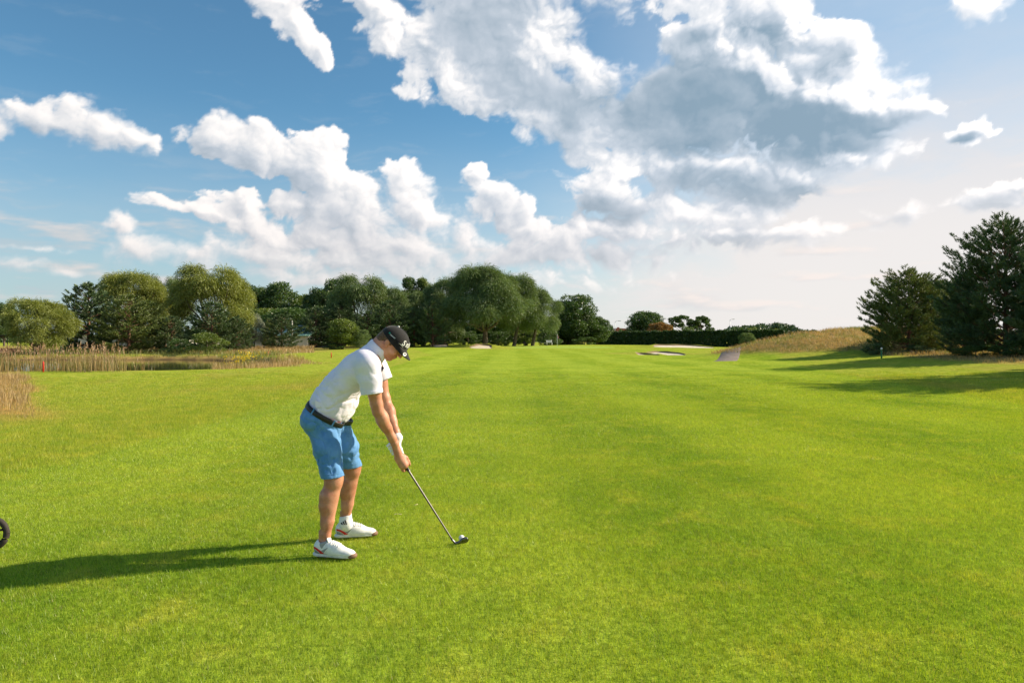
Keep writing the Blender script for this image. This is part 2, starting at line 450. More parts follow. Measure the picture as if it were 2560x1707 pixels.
def turf_colour(n, pos, rough, dry, soil, green, gain=None):
    """colour of the grass by place; shared by the ground sheet and the blades standing on it"""
    flat = n.vmath('MULTIPLY', pos, (1, 1, 0))
    big = n.noise(flat, 0.35, 3, .55)
    mid = n.noise(flat, 2.3, 4, .6)
    str_ = n.noise(n.vmath('MULTIPLY', flat, (1.0, 0.25, 0)), 1.1, 3, .5)
    a = n.mix(n.sstep(big, 0.30, 0.66), (0.132, 0.215, 0.010), (0.198, 0.268, 0.014))
    a = n.mix(n.math('MULTIPLY', n.sstep(mid, 0.48, 0.72), 0.55), a, (0.290, 0.305, 0.026))
    a = n.mix(n.math('MULTIPLY', n.sstep(mid, 0.46, 0.28), 0.35), a, (0.085, 0.172, 0.010))
    a = n.mix(n.math('MULTIPLY', n.sstep(str_, 0.5, 0.72), 0.30), a, (0.240, 0.320, 0.030))
    # bands left by the mower
    s = n.node('ShaderNodeSeparateXYZ'); n.put(s.inputs[0], flat)
    wob = n.noise(flat, 0.06, 2, .5)
    u = n.math('ADD', n.math('MULTIPLY', s.outputs[0], 1.55), n.math('MULTIPLY', wob, 5.0))
    band = n.sstep(n.math('SINE', u), -0.6, 0.6)
    a = n.mix(n.math('MULTIPLY', band, 0.30), a, (0.27, 0.345, 0.026))
    ro = n.mix(n.sstep(mid, 0.35, 0.65), (0.175, 0.240, 0.012), (0.262, 0.282, 0.026))
    a = n.mix(n.math('MULTIPLY', rough, 0.8), a, ro)
    a = n.mix(green, a, (0.225, 0.315, 0.030))
    dn = n.noise(flat, 1.3, 5, .65)
    dc = n.mix(n.sstep(dn, 0.35, 0.65), (0.40, 0.27, 0.105), (0.24, 0.20, 0.055))
    clump = n.noise(flat, 17.0, 3, .6)
    a = n.mix(1.0, a, n.mix(n.sstep(clump, .3, .7), (0.80, 0.82, 0.8, 1), (1.18, 1.18, 1.2, 1)), 'MULTIPLY')
    if gain is not None: a = n.mix(1.0, a, gain, 'MULTIPLY')
    a = n.mix(dry, a, dc)
    a = n.mix(soil, a, n.mix(dn, (0.085, 0.055, 0.028), (0.17, 0.115, 0.06)))
    return a

def ground_material():
    m, n = new_mat('turf')
    geo = n.node('ShaderNodeNewGeometry')
    pos = geo.outputs['Position']
    at = n.node('ShaderNodeAttribute', attribute_name='zones')
    sp = n.node('ShaderNodeSeparateColor'); n.put(sp.inputs[0], at.outputs['Color'])
    fine = n.noise(pos, 22.0, 4, .7)
    fine2 = n.noise(n.vmath('MULTIPLY', pos, (1, .45, 1)), 7.0, 4, .7)
    grain = n.sstep(n.math('ADD', n.math('MULTIPLY', fine, .5), n.math('MULTIPLY', fine2, .5)), 0.34, 0.66)
    col = turf_colour(n, pos, sp.outputs[0], sp.outputs[1], sp.outputs[2], at.outputs['Alpha'], n.mix(grain, (0.93, 0.95, 1.5, 1), (1.66, 1.52, 2.8, 1)))
    bs = n.node('ShaderNodeBsdfPrincipled')
    n.put(bs.inputs['Base Color'], col)
    bs.inputs['Roughness'].default_value = 0.75
    bs.inputs['Specular IOR Level'].default_value = 0.0
    bs.inputs['Sheen Weight'].default_value = 0.0
    bp = n.node('ShaderNodeBump'); bp.inputs['Strength'].default_value = 0.8; bp.inputs['Distance'].default_value = 0.05
    hgt = n.math('ADD', n.math('MULTIPLY', fine, .5), n.math('MULTIPLY', n.noise(pos, 3.0, 5, .65), 1.2))
    n.put(bp.inputs['Height'], hgt)
    n.put(bs.inputs['Normal'], bp.outputs[0])
    o = n.node('ShaderNodeOutputMaterial'); n.put(o.inputs[0], bs.outputs[0])
    return m
ground = link('ground', build_ground(), mat=ground_material(), kind='structure')

# ------------------------------------------------------------------ turf: blades near the camera
def leaf_shader(n, col, trans=0.35, gloss=0.06, rough=0.45):
    df = n.node('ShaderNodeBsdfDiffuse'); n.put(df.inputs['Color'], col)
    tl = n.node('ShaderNodeBsdfTranslucent'); n.put(tl.inputs['Color'], n.mix(1.0, col, (1.25, 1.15, 0.6, 1), 'MULTIPLY'))
    mx = n.node('ShaderNodeMixShader'); mx.inputs[0].default_value = trans
    n.put(mx.inputs[1], df.outputs[0]); n.put(mx.inputs[2], tl.outputs[0])
    gl = n.node('ShaderNodeBsdfGlossy'); gl.inputs['Roughness'].default_value = rough
    gl.inputs['Color'].default_value = (1, 1, 1, 1)
    m2 = n.node('ShaderNodeMixShader'); m2.inputs[0].default_value = gloss
    n.put(m2.inputs[1], mx.outputs[0]); n.put(m2.inputs[2], gl.outputs[0])
    o = n.node('ShaderNodeOutputMaterial'); n.put(o.inputs[0], m2.outputs[0])
def blade_material():
    m, n = new_mat('grass_blade')
    geo = n.node('ShaderNodeNewGeometry')
    z = n.node('ShaderNodeAttribute', attribute_name='zone_pt', attribute_type='INSTANCER')
    sp = n.node('ShaderNodeSeparateColor'); n.put(sp.inputs[0], z.outputs['Color'])
    col = turf_colour(n, geo.outputs['Position'], sp.outputs[0], sp.outputs[1], 0.0, 0.0)
    at = n.node('ShaderNodeAttribute', attribute_name='tint')
    s2 = n.node('ShaderNodeSeparateColor'); n.put(s2.inputs[0], at.outputs['Color'])
    col = n.mix(1.0, col, n.mix(s2.outputs[0], (0.70, 0.93, 0.8, 1), (2.50, 2.18, 2.5, 1)), 'MULTIPLY')
    col = n.mix(n.sstep(s2.outputs[1], 0.94, 0.97), col, (0.42, 0.36, 0.13))
    leaf_shader(n, col, 0.40, 0.035, 0.45)
    return m
def blade_tile(name, size, count, hlo, hhi, width, seed):
    g = np.random.default_rng(seed)
    x = g.normal(0, size * .40, count); y = g.normal(0, size * .40, count)
    a = g.uniform(0, 2 * math.pi, count); h = g.uniform(hlo, hhi, count)
    lean = g.normal(0, .55, (count, 2)) * h[:, None] * 0.8
    w = width * g.uniform(.7, 1.3, count)
    wx = np.cos(a) * w; wy = np.sin(a) * w
    z0 = np.full(count, -0.012)
    v0 = np.stack([x - wx, y - wy, z0], -1); v1 = np.stack([x + wx, y + wy, z0], -1)
    v2 = np.stack([x + lean[:, 0], y + lean[:, 1], h], -1)
    V = np.stack([v0, v1, v2], 1).reshape(-1, 3)
    me = new_mesh(name, V, np.arange(count * 3).reshape(-1, 3))
    t = np.repeat(np.stack([g.random(count), g.random(count), g.random(count)], -1), 3, axis=0)
    set_color(me, 'tint', t)
    return me
def scatter(name, sources, pts, rots, scales, idx, mat, zone=None):
    """one object that stands copies of the source meshes on its points"""
    src = bpy.data.collections.new(name + '_pieces')
    for i, me in enumerate(sources):
        if not me.materials: me.materials.append(mat)
        o = bpy.data.objects.new('%s_piece_%02d' % (name, i), me)
        src.objects.link(o)
    me = bpy.data.meshes.new(name)
    me.vertices.add(len(pts)); me.vertices.foreach_set('co', np.asarray(pts, np.float32).ravel())
    def attr(nm, typ, arr, key):
        a = me.attributes.new(nm, typ, 'POINT'); a.data.foreach_set(key, np.ascontiguousarray(arr).ravel())
    attr('rot_pt', 'FLOAT_VECTOR', np.asarray(rots, np.float32), 'vector')
    attr('scl_pt', 'FLOAT_VECTOR', np.asarray(scales, np.float32), 'vector')
    attr('idx_pt', 'INT', np.asarray(idx, np.int32), 'value')
    if zone is not None: attr('zone_pt', 'FLOAT_COLOR', np.asarray(zone, np.float32), 'color')
    me.materials.append(mat)
    o = link(name, me, kind='stuff')
    ng = bpy.data.node_groups.new(name + '_nodes', 'GeometryNodeTree')
    ng.interface.new_socket('Geometry', in_out='INPUT', socket_type='NodeSocketGeometry')
    ng.interface.new_socket('Geometry', in_out='OUTPUT', socket_type='NodeSocketGeometry')
    gi = ng.nodes.new('NodeGroupInput'); go = ng.nodes.new('NodeGroupOutput')
    iop = ng.nodes.new('GeometryNodeInstanceOnPoints')
    ci = ng.nodes.new('GeometryNodeCollectionInfo')
    ci.inputs['Collection'].default_value = src
    ci.inputs['Separate Children'].default_value = True
    ci.inputs['Reset Children'].default_value = True
    def named(nm, typ):
        q = ng.nodes.new('GeometryNodeInputNamedAttribute'); q.data_type = typ
        q.inputs['Name'].default_value = nm
        return [s for s in q.outputs if s.enabled and s.name == 'Attribute'][0]
    L = ng.links.new
    L(gi.outputs[0], iop.inputs['Points']); L(ci.outputs[0], iop.inputs['Instance'])
    iop.inputs['Pick Instance'].default_value = True
    L(named('idx_pt', 'INT'), iop.inputs['Instance Index'])
    L(named('rot_pt', 'FLOAT_VECTOR'), iop.inputs['Rotation'])
    L(named('scl_pt', 'FLOAT_VECTOR'), iop.inputs['Scale'])
    L(iop.outputs[0], go.inputs[0])
    md = o.modifiers.new('scatter', 'NODES'); md.node_group = ng
    return o
def turf():
    mat = blade_material()
    tiles = [blade_tile('turf_tile', .5, 2100, .009, .023, .0014, 100 + i) for i in range(4)]
    tiles += [blade_tile('turf_tile_sparse', .5, 800, .012, .028, .0022, 200 + i) for i in range(3)]
    tiles += [blade_tile('turf_tile_thin', .5, 290, .014, .030, .0036, 300 + i) for i in range(3)]
    P_, R_, S_, I_ = [], [], [], []
    g = np.random.default_rng(3)
    st = .30
    for iy in range(int(1.6 / st), int(42 / st)):
        Yc = iy * st
        lim = 0.80 * Yc + 1.2
        for ix in range(int(-lim / st), int(lim / st) + 1):
            Xc = ix * st
            d = math.hypot(Xc, Yc)
            if d > 34: continue
            t = (d + g.normal(0, .9))
            k = int(g.integers(0, 4)) if t < 9 else (4 + int(g.integers(0, 3)) if t < 17 else 7 + int(g.integers(0, 3)))
            if t > 19 and g.random() < (t - 19) / 14: continue
            P_.append((Xc + g.uniform(-.05, .05), Yc + g.uniform(-.05, .05))); I_.append(k); R_.append((0, 0, g.uniform(0, 2 * math.pi))); S_.append((1, 1, g.uniform(.85, 1.15)))
    P_ = np.array(P_); x, y = P_[:, 0], P_[:, 1]
    z = height(x, y)
    e = .25
    sx = (height(x + e, y) - height(x - e, y)) / (2 * e); sy = (height(x, y + e) - height(x, y - e)) / (2 * e)
    R_ = np.array(R_); S_ = np.array(S_)
    rx = np.arctan(sy); ry = -np.arctan(sx)
    # tilt with the slope (small angles), then the quarter turns stay in the tile itself
    q = R_[:, 2]
    rots = np.stack([rx * np.cos(q) + ry * np.sin(q), -rx * np.sin(q) + ry * np.cos(q), q], -1)
    E_ = []
    for a, b, c in zip(rx, ry, q):
        M = Euler((a, b, 0)).to_matrix() @ Euler((0, 0, c)).to_matrix()
        E_.append(tuple(M.to_euler()))
    ro, dr, so, gr = zones(x, y)
    S_[:, 2] *= 1 + 0.9 * ro + 1.0 * dr
    keep = so < 0.3
    Z = np.stack([ro, dr, so, gr], -1)
    o = scatter('grass', tiles, np.column_stack([x, y, z + .004])[keep], np.array(E_)[keep], S_[keep], np.array(I_)[keep], mat, Z[keep])
    o['label'] = 'short mown green turf of the fairway and rough around the golfer'
turf()
print('turf', round(time.time() - T0, 1))
# ------------------------------------------------------------------ vegetation helpers
def foliage_material(name, dark, light, trans=0.3, gloss=0.05):
    m, n = new_mat(name)
    at = n.node('ShaderNodeAttribute', attribute_name='tint')
    s = n.node('ShaderNodeSeparateColor'); n.put(s.inputs[0], at.outputs['Color'])
    col = n.mix(s.outputs[0], dark, light)
    col = n.mix(n.math('MULTIPLY', s.outputs[1], 0.35), col, tuple(min(1, c * k) for c, k in zip(light, (1.5, 1.35, 1.1))))
    leaf_shader(n, col, trans, gloss, 0.5)
    return m
def bark_material(name, a, b):
    m, n = new_mat(name)
    geo = n.node('ShaderNodeNewGeometry')
    v = n.vmath('MULTIPLY', geo.outputs['Position'], (6, 6, 1.2))
    f = n.noise(v, 1.5, 5, .65)
    bs = n.node('ShaderNodeBsdfPrincipled'); n.put(bs.inputs['Base Color'], n.mix(n.sstep(f, .35, .65), a, b))
    bs.inputs['Roughness'].default_value = .9
    bp = n.node('ShaderNodeBump'); bp.inputs['Distance'].default_value = .05; n.put(bp.inputs['Height'], f); n.put(bs.inputs['Normal'], bp.outputs[0])
    o = n.node('ShaderNodeOutputMaterial'); n.put(o.inputs[0], bs.outputs[0])
    return m
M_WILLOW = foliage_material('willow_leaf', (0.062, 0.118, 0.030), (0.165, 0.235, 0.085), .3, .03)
M_WILLOW_Y = foliage_material('willow_leaf_yellow', (0.114, 0.158, 0.020), (0.285, 0.318, 0.072), .35, .03)  # leaf colour of the yellow-green willows
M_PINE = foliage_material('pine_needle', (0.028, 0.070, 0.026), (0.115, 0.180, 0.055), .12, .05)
M_PINE_Y = foliage_material('pine_needle_yellow', (0.065, 0.105, 0.022), (0.200, 0.250, 0.056), .15, .05)  # needle colour of the lighter, warmer green pines
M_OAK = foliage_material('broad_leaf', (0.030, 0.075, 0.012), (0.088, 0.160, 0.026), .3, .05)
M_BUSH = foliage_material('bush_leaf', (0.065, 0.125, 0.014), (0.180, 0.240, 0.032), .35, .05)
M_THUJA = foliage_material('hedge_leaf', (0.020, 0.052, 0.012), (0.058, 0.110, 0.024), .2, .04)
M_ORANGE = foliage_material('russet_leaf', (0.16, 0.085, 0.02), (0.30, 0.17, 0.045), .3, .04)
M_SILVER = foliage_material('silver_leaf', (0.10, 0.14, 0.09), (0.24, 0.28, 0.20), .3, .08)
M_BARK = bark_material('bark', (0.06, 0.045, 0.032), (0.15, 0.115, 0.085))
M_PBARK = bark_material('pine_bark', (0.09, 0.045, 0.028), (0.22, 0.11, 0.06))
M_STRAW = foliage_material('dry_grass_blade', (0.25, 0.165, 0.062), (0.50, 0.36, 0.175), .35, .04)
M_REED = foliage_material('reed_blade', (0.13, 0.15, 0.03), (0.38, 0.27, 0.12), .35, .04)
M_PLUME = foliage_material('reed_plume', (0.30, 0.185, 0.105), (0.52, 0.37, 0.25), .3, .03)
M_MEADOW = foliage_material('tall_grass_blade', (0.11, 0.15, 0.022), (0.24, 0.25, 0.05), .35, .04)
M_FLOWER = foliage_material('yellow_flower', (0.55, 0.42, 0.02), (0.75, 0.60, 0.03), .3, .03)

def tubes(polys, sides=6):
    """polys: list of (points (n,3), radii (n)) -> verts, quads"""
    V, Q = [], []; off = 0
    for pts, rad in polys:
        pts = np.asarray(pts, float); rad = np.asarray(rad, float); n = len(pts)
        d = np.gradient(pts, axis=0); d /= np.linalg.norm(d, axis=1)[:, None] + 1e-9
        up = np.where(np.abs(d[:, 2:3]) > .9, np.array([[1., 0, 0]]), np.array([[0, 0, 1.]]))
        u = np.cross(d, up); u /= np.linalg.norm(u, axis=1)[:, None]; w = np.cross(d, u)
        a = np.arange(sides) / sides * 2 * math.pi
        ring = pts[:, None] + rad[:, None, None] * (np.cos(a)[None, :, None] * u[:, None] + np.sin(a)[None, :, None] * w[:, None])
        V.append(ring.reshape(-1, 3))
        i = np.arange(n * sides).reshape(n, sides) + off; nx = np.roll(i, -1, axis=1)
        Q.append(np.stack([i[:-1], nx[:-1], nx[1:], i[1:]], -1).reshape(-1, 4))
        off += n * sides
    return np.concatenate(V), np.concatenate(Q)
def unit(v): return v / (np.linalg.norm(v, axis=-1, keepdims=True) + 1e-9)
def leaf_tris(p, d, ln, wd, g):
    """triangles from base p along d; random roll"""
    r = unit(np.cross(d, g.normal(size=p.shape)))
    a = p - r * wd[:, None]; b = p + r * wd[:, None]; c = p + d * ln[:, None]
    return np.stack([a, b, c], 1).reshape(-1, 3)
def tri_mesh(name, V, tint):
    me = new_mesh(name, V, np.arange(len(V)).reshape(-1, 3), smooth=False)
    set_color(me, 'tint', np.repeat(tint, 3, axis=0))
    return me

def limb_path(a, b, g, n=6, sag=0.12):
    t = np.linspace(0, 1, n)[:, None]
    L = np.linalg.norm(b - a)
    mid = (1 - t) * a + t * b
    mid += np.sin(t * math.pi) * np.array([0, 0, 1.0]) * -sag * L * g.uniform(.2, 1)
    mid[1:-1] += g.normal(0, .025 * L, (n - 2, 3))
    return mid

def willow_meshes(seed, H=10.0, W=8.5, lean=0.0, blobs=38, strands=7500, trunk_h=0.22, droop=1.0, open_=0.0, leaf=0.17, stems=1, low=.20):
    g = np.random.default_rng(seed)
    polys = []; centers = []
    base = np.array([0, 0, -0.3])
    for i in range(blobs):
        f = g.random()
        zc = H * (low + (.93 - low) * f ** 0.9)
        rmax = W / 2 * 0.84 * math.sqrt(max(0.05, 1 - ((zc / H - 0.52) / 0.50) ** 2))
        a = g.uniform(0, 2 * math.pi); rr = rmax * math.sqrt(g.uniform(.25, 1.25))
        centers.append((rr * math.cos(a) + lean * zc, rr * math.sin(a), zc, H * g.uniform(.06, .135)))
    C = np.array(centers)
    for s in range(stems):
        b0 = base + np.array([(s - (stems - 1) / 2) * 0.5, g.uniform(-.3, .3), 0])
        fork = np.array([lean * H * trunk_h + b0[0] * 1.5, b0[1], H * trunk_h * g.uniform(.8, 1.2)])
        r0 = H * 0.034 / math.sqrt(stems)
        polys.append((np.stack([b0, b0 * .5 + fork * .5 + g.normal(0, .05, 3), fork]), [r0 * 1.25, r0, r0 * .9]))
        for c in C[g.permutation(blobs)[:int(16 / stems) + 4]]:
            p = limb_path(fork, c[:3], g, 6, .10)
            polys.append((p, np.linspace(r0 * .55, r0 * .10, 6)))
    tv, tq = tubes(polys)
    per = (C[:, 3] ** 2); per = per / per.sum()
    bi = g.choice(blobs, strands, p=per)
    n = unit(g.normal(size=(strands, 3)) + np.array([0, 0, .35]))
    out = unit(C[bi, :3] - np.array([lean * H * .5, 0, H * .45]))
    n = unit(n + out * 0.6)
    rad = C[bi, 3] * g.uniform(.55, 1.05, strands)
    st = C[bi, :3] + n * rad[:, None] * np.array([1.15, 1.15, 0.85])
    d = unit(n * np.array([1, 1, .6]) + np.array([0, 0, .15]))
    k = 5
    Vs, Ts = [], []
    tb = g.random(blobs)[bi]; ts = g.random(strands)
    p = st; L = g.uniform(.7, 1.3, strands) * H * 0.022
    for j in range(k):
        q = p + d * L[:, None]
        dd = unit(d + g.normal(0, .45, (strands, 3)))
        Vs.append(leaf_tris(p, dd, L * g.uniform(1.0, 1.7, strands), np.full(strands, leaf * .17) * g.uniform(.6, 1.4, strands), g))
        Ts.append(np.stack([np.clip(.15 + .35 * tb + .35 * ts + .15 * g.random(strands), 0, 1), (g.random(strands) > .8) * g.random(strands), ts], -1))
        d = unit(d + np.array([0, 0, -.42 * droop])); p = q
    return (tv, tq), (np.concatenate(Vs), np.concatenate(Ts))

def broad_meshes(seed, H=10.0, W=8.0, blobs=80, leaves=30000, leaf=0.22, low=0.18, gap=0.0, trunk_r=0.03, lean=0.0, stems=1, flat=0.0):
    g = np.random.default_rng(seed)
    cs = []
    for i in range(blobs):
        f = g.random(); zc = H * (low + 0.09 + (0.86 - low) * f)
        m = (zc / H - (low + .95) / 2) / ((1.02 - low) / 2)
        rmax = W / 2 * 0.86 * math.sqrt(max(0.06, 1 - m * m))
        a = g.uniform(0, 2 * math.pi); rr = rmax * math.sqrt(g.uniform(.10, 1))
        cs.append((rr * math.cos(a) + lean * zc, rr * math.sin(a), zc, math.sqrt(H * W) * g.uniform(.075, .155) * (1 - gap * .42)))
    C = np.array(cs); polys = []
    r0 = H * trunk_r
    top = np.array([lean * H * .8, 0, H * .8])
    polys.append((np.stack([np.array([0, 0, -.3]), top * .3 + g.normal(0, .05, 3), top * .65, top]), [r0 * 1.2, r0, r0 * .6, r0 * .15]))
    for c in C[:: 2]:
        t = np.clip(c[2] / H - .25, .1, .75)
        a = top * t / .8 * 1.0
        polys.append((limb_path(a, c[:3], g, 4, .05), np.linspace(r0 * .35, r0 * .07, 4)))
    tv, tq = tubes(polys, 5)
    per = C[:, 3] ** 2; per /= per.sum()
    bi = g.choice(blobs, leaves, p=per)
    n = unit(g.normal(size=(leaves, 3)) + np.array([0, 0, .2]))
    rad = C[bi, 3] * g.uniform(.5, 1.0, leaves) ** .6
    # break each lobe into sprays
    lump = 1 + .35 * np.sin(n[:, 0] * 7 + bi) * np.sin(n[:, 1] * 8 + bi * 2.3) * np.sin(n[:, 2] * 7 + bi * .7)
    p = C[bi, :3] + n * (rad * lump)[:, None] * np.array([1.1, 1.1, .85])
    d = unit(g.normal(size=(leaves, 3)) + n * .6)
    V = leaf_tris(p, d, leaf * g.uniform(.6, 1.3, leaves), leaf * .36 * g.uniform(.6, 1.3, leaves), g)
    T = np.stack([np.clip(.1 + .4 * g.random(blobs)[bi] + .45 * g.random(leaves), 0, 1), (g.random(leaves) > .85) * g.random(leaves), g.random(leaves)], -1)
    return (tv, tq), (V, T)

def pine_meshes(seed, H=7.0, W=6.0, whorls=13, per=6, needles=26, low=0.04, point=1.25, tuft=0.17, nw=0.016, dens=1.0):
    g = np.random.default_rng(seed)
    polys = [(np.stack([[0, 0, -.3], [g.normal(0, .05), g.normal(0, .05), H * .5], [g.normal(0, .08), g.normal(0, .08), H * .97]]), [H * .026, H * .017, H * .004])]
    tp, td, tb = [], [], []
    for w in range(whorls):
        f = (w + g.uniform(-.25, .25)) / (whorls - 1); f = min(max(f, 0), 1)
        z = H * (low + (0.95 - low) * f)
        prof = (1 - f ** (1.15 * point)) ** .85 * (0.78 + .22 * math.sin(min(1, f * 3.2) * math.pi / 2)) + .07
        nb_ = per if f < .85 else 4
        a0 = g.uniform(0, 6.28)
        for b in range(nb_):
            a = a0 + b * 2 * math.pi / nb_ + g.normal(0, .22)
            L = W / 2 * prof * g.uniform(.76, 1.16)
            if g.random() < .08: L *= .5
            up = 0.06 + 0.62 * f + g.normal(0, .11)
            dirh = np.array([math.cos(a), math.sin(a), 0])
            n = 6; t = np.linspace(0, 1, n)[:, None]
            path = np.array([0, 0, z]) + dirh * L * t + np.array([0, 0, 1.0]) * L * (up * t + .22 * t ** 2)
            polys.append((path, np.linspace(.035, .008, n) * H / 7))
            # side shoots
            m = max(3, int(dens * (4 + 8 * L / (H * .35))))
            for s in range(m):
                q = g.uniform(.25, 1.0) ** .8
                bp = np.array([0, 0, z]) + dirh * L * q + np.array([0, 0, 1.0]) * L * (up * q + .22 * q * q)
                side = np.array([-dirh[1], dirh[0], 0]) * g.choice([-1, 1])
                sl = L * .36 * (1.15 - q) * g.uniform(.5, 1.2) + .10
                sdv = unit(dirh * .75 + side * g.uniform(.3, 1.1) + np.array([0, 0, g.uniform(.05, .55)]))
                kk = max(1, int(sl / (tuft * .9)))
                for u in range(1, kk + 1):
                    tp.append(bp + sdv * sl * u / kk + g.normal(0, .03, 3)); td.append(unit(sdv + np.array([0, 0, .5]) + g.normal(0, .2, 3))); tb.append(g.random())
            tp.append(path[-1]); td.append(unit(dirh + np.array([0, 0, 1.0]))); tb.append(g.random())
    for k in range(6):
        tp.append(np.array([0, 0, H * (.93 + .014 * k)])); td.append(np.array([0, 0, 1.0])); tb.append(g.random())
    tp = np.array(tp); td = np.array(td); tb = np.array(tb)
    tv, tq = tubes(polys, 5)
    N = len(tp); idx = np.repeat(np.arange(N), needles); M = len(idx)
    along = g.uniform(-.9, .6, M) * tuft
    p = tp[idx] + td[idx] * along[:, None]
    d = unit(td[idx] * .8 + g.normal(0, .55, (M, 3)))
    V = leaf_tris(p, d, tuft * g.uniform(.6, 1.15, M), nw * g.uniform(.7, 1.3, M), g)
    T = np.stack([np.clip(.12 + .45 * tb[idx] + .4 * g.random(M), 0, 1), (g.random(M) > .93) * .5, g.random(M)], -1)
    return (tv, tq), (V, T)

def lib(kind, parts):
    (tv, tq), (V, T) = parts
    # bring every crown to its nominal size: 1 m high and 1 m wide
    Hn = np.percentile(V[:, 2], 99.8); Wn = 2 * np.percentile(np.abs(V[:, 0] - np.median(V[:, 0])), 98.5)
    k_ = np.array([1 / Wn, 1 / Wn, 1 / Hn]); tv = tv * k_; V = V * k_
    return dict(trunk=new_mesh(kind + '_trunk', tv, tq), crown=tri_mesh(kind + '_crown', V, T), kind=kind)
def plant(name, libm, x, y, z, label, cat, mat, bark, s=(1, 1, 1), rot=0.0, group=None, trunk='trunk', crown='crown'):
    r = bpy.data.objects.new(name, None); COL.objects.link(r)
    r.location = (x, y, z); r.rotation_euler = (0, 0, rot); r.scale = s
    r['label'] = label; r['category'] = cat
    if group: r['group'] = group
    for pn, me, mt in ((trunk, libm['trunk'], bark), (crown, libm['crown'], mat)):
        if not me.materials: me.materials.append(mt)
        o = bpy.data.objects.new(pn, me); COL.objects.link(o); o.parent = r
        o.material_slots[0].link = 'OBJECT'; o.material_slots[0].material = mt
    return r

WIL = [lib('willow', willow_meshes(21 + i, strands=15000, leaf=.19, blobs=46)) for i in range(3)]
WIL_BUSH = lib('willow_bush', willow_meshes(31, H=6, W=7.2, trunk_h=.08, blobs=60, strands=12000, leaf=.16, droop=.7, stems=3))
WIL_BIG = lib('big_willow', willow_meshes(41, H=13.2, W=12.5, trunk_h=.20, blobs=46, strands=24000, low=.30, leaf=.18, droop=1.0, lean=0.02))
WIL_LEAN = lib('leaning_willow', willow_meshes(42, H=12.4, W=9.0, trunk_h=.3, blobs=34, strands=15000, low=.34, leaf=.18, lean=.24))
OAK = [lib('oak', broad_meshes(51 + i, leaves=26000, leaf=.27)) for i in range(3)]
AIRY = lib('airy_tree', broad_meshes(57, H=9, W=8, blobs=34, leaves=12000, leaf=.26, gap=1.0, low=.25))
BUSH = [lib('bush', broad_meshes(61 + i, H=3, W=3.6, blobs=26, leaves=7000, leaf=.12, low=-.02, trunk_r=.015)) for i in range(2)]
POPLAR = lib('poplar', broad_meshes(65, H=11, W=4.0, blobs=60, leaves=20000, leaf=.24, low=.12))
PINE = [lib('pine', pine_meshes(71 + i, whorls=15, per=7, needles=17, nw=.034, tuft=.24, dens=1.25)) for i in range(2)]
PINE_NEAR = [lib('near_pine', pine_meshes(81, H=8.2, W=8.0, whorls=21, per=9, needles=26, low=.02, point=1.9, nw=.018, tuft=.19, dens=1.5)),
             lib('near_pine_b', pine_meshes(82, H=6.4, W=6.6, whorls=18, per=9, needles=24, low=.01, point=1.9, nw=.018, tuft=.18, dens=1.5))]
GP = 'trees behind the pond'; GB = 'trees in the belt beyond the fairway'; GR = 'pines on the right bank'; GF = 'far trees beyond the hedge'
def at_px(name, lb, px, topy, Y, wpx, label, cat, mat, bark=None, group=None, rot=None, H0=10.0, W0=8.5, zoff=0.0, trunk='trunk'):
    x = gx(px, Y); z = hz(x, Y) + zoff
    H = gz(topy, Y) - z; W = wpx / F * Y
    r_ = random.uniform(0, 6.28) if rot is None else rot
    return plant(name, lb, x, Y, z, label, cat, mat, bark or M_BARK, (W, W, H), r_, group, trunk)

# trees behind the pond
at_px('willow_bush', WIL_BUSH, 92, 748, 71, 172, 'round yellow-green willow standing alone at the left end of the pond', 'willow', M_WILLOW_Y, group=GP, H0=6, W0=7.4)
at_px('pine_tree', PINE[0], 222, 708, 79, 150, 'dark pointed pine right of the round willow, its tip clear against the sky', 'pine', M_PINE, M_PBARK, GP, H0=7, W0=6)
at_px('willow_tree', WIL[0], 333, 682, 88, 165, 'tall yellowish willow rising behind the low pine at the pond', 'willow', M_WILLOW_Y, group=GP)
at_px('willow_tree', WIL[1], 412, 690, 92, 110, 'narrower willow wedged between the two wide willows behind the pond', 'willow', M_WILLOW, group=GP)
at_px('pine_tree', PINE[1], 322, 738, 77, 150, 'lighter green pine with wide flat lower boughs in front of the tall willow', 'pine', M_PINE_Y, M_PBARK, GP, H0=7, W0=6)
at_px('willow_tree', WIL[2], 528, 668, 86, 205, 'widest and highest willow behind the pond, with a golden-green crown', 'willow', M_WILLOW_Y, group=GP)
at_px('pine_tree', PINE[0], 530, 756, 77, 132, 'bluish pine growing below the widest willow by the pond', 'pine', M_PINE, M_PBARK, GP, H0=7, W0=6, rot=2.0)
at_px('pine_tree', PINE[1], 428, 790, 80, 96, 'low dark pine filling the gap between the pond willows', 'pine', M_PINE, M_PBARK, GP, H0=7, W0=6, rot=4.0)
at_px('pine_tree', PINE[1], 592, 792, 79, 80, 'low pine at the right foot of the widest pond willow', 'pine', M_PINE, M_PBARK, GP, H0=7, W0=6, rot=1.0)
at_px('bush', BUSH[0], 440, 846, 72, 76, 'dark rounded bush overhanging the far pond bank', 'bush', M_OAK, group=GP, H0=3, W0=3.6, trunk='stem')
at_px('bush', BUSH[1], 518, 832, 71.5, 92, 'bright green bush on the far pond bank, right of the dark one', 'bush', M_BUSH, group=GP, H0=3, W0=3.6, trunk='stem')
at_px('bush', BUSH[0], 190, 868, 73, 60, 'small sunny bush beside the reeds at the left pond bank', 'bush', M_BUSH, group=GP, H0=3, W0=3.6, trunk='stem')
at_px('silver_willow', WIL[0], 636, 786, 88, 46, 'small slender silver-leaved tree before the green roof', 'tree', M_SILVER, group=GP)
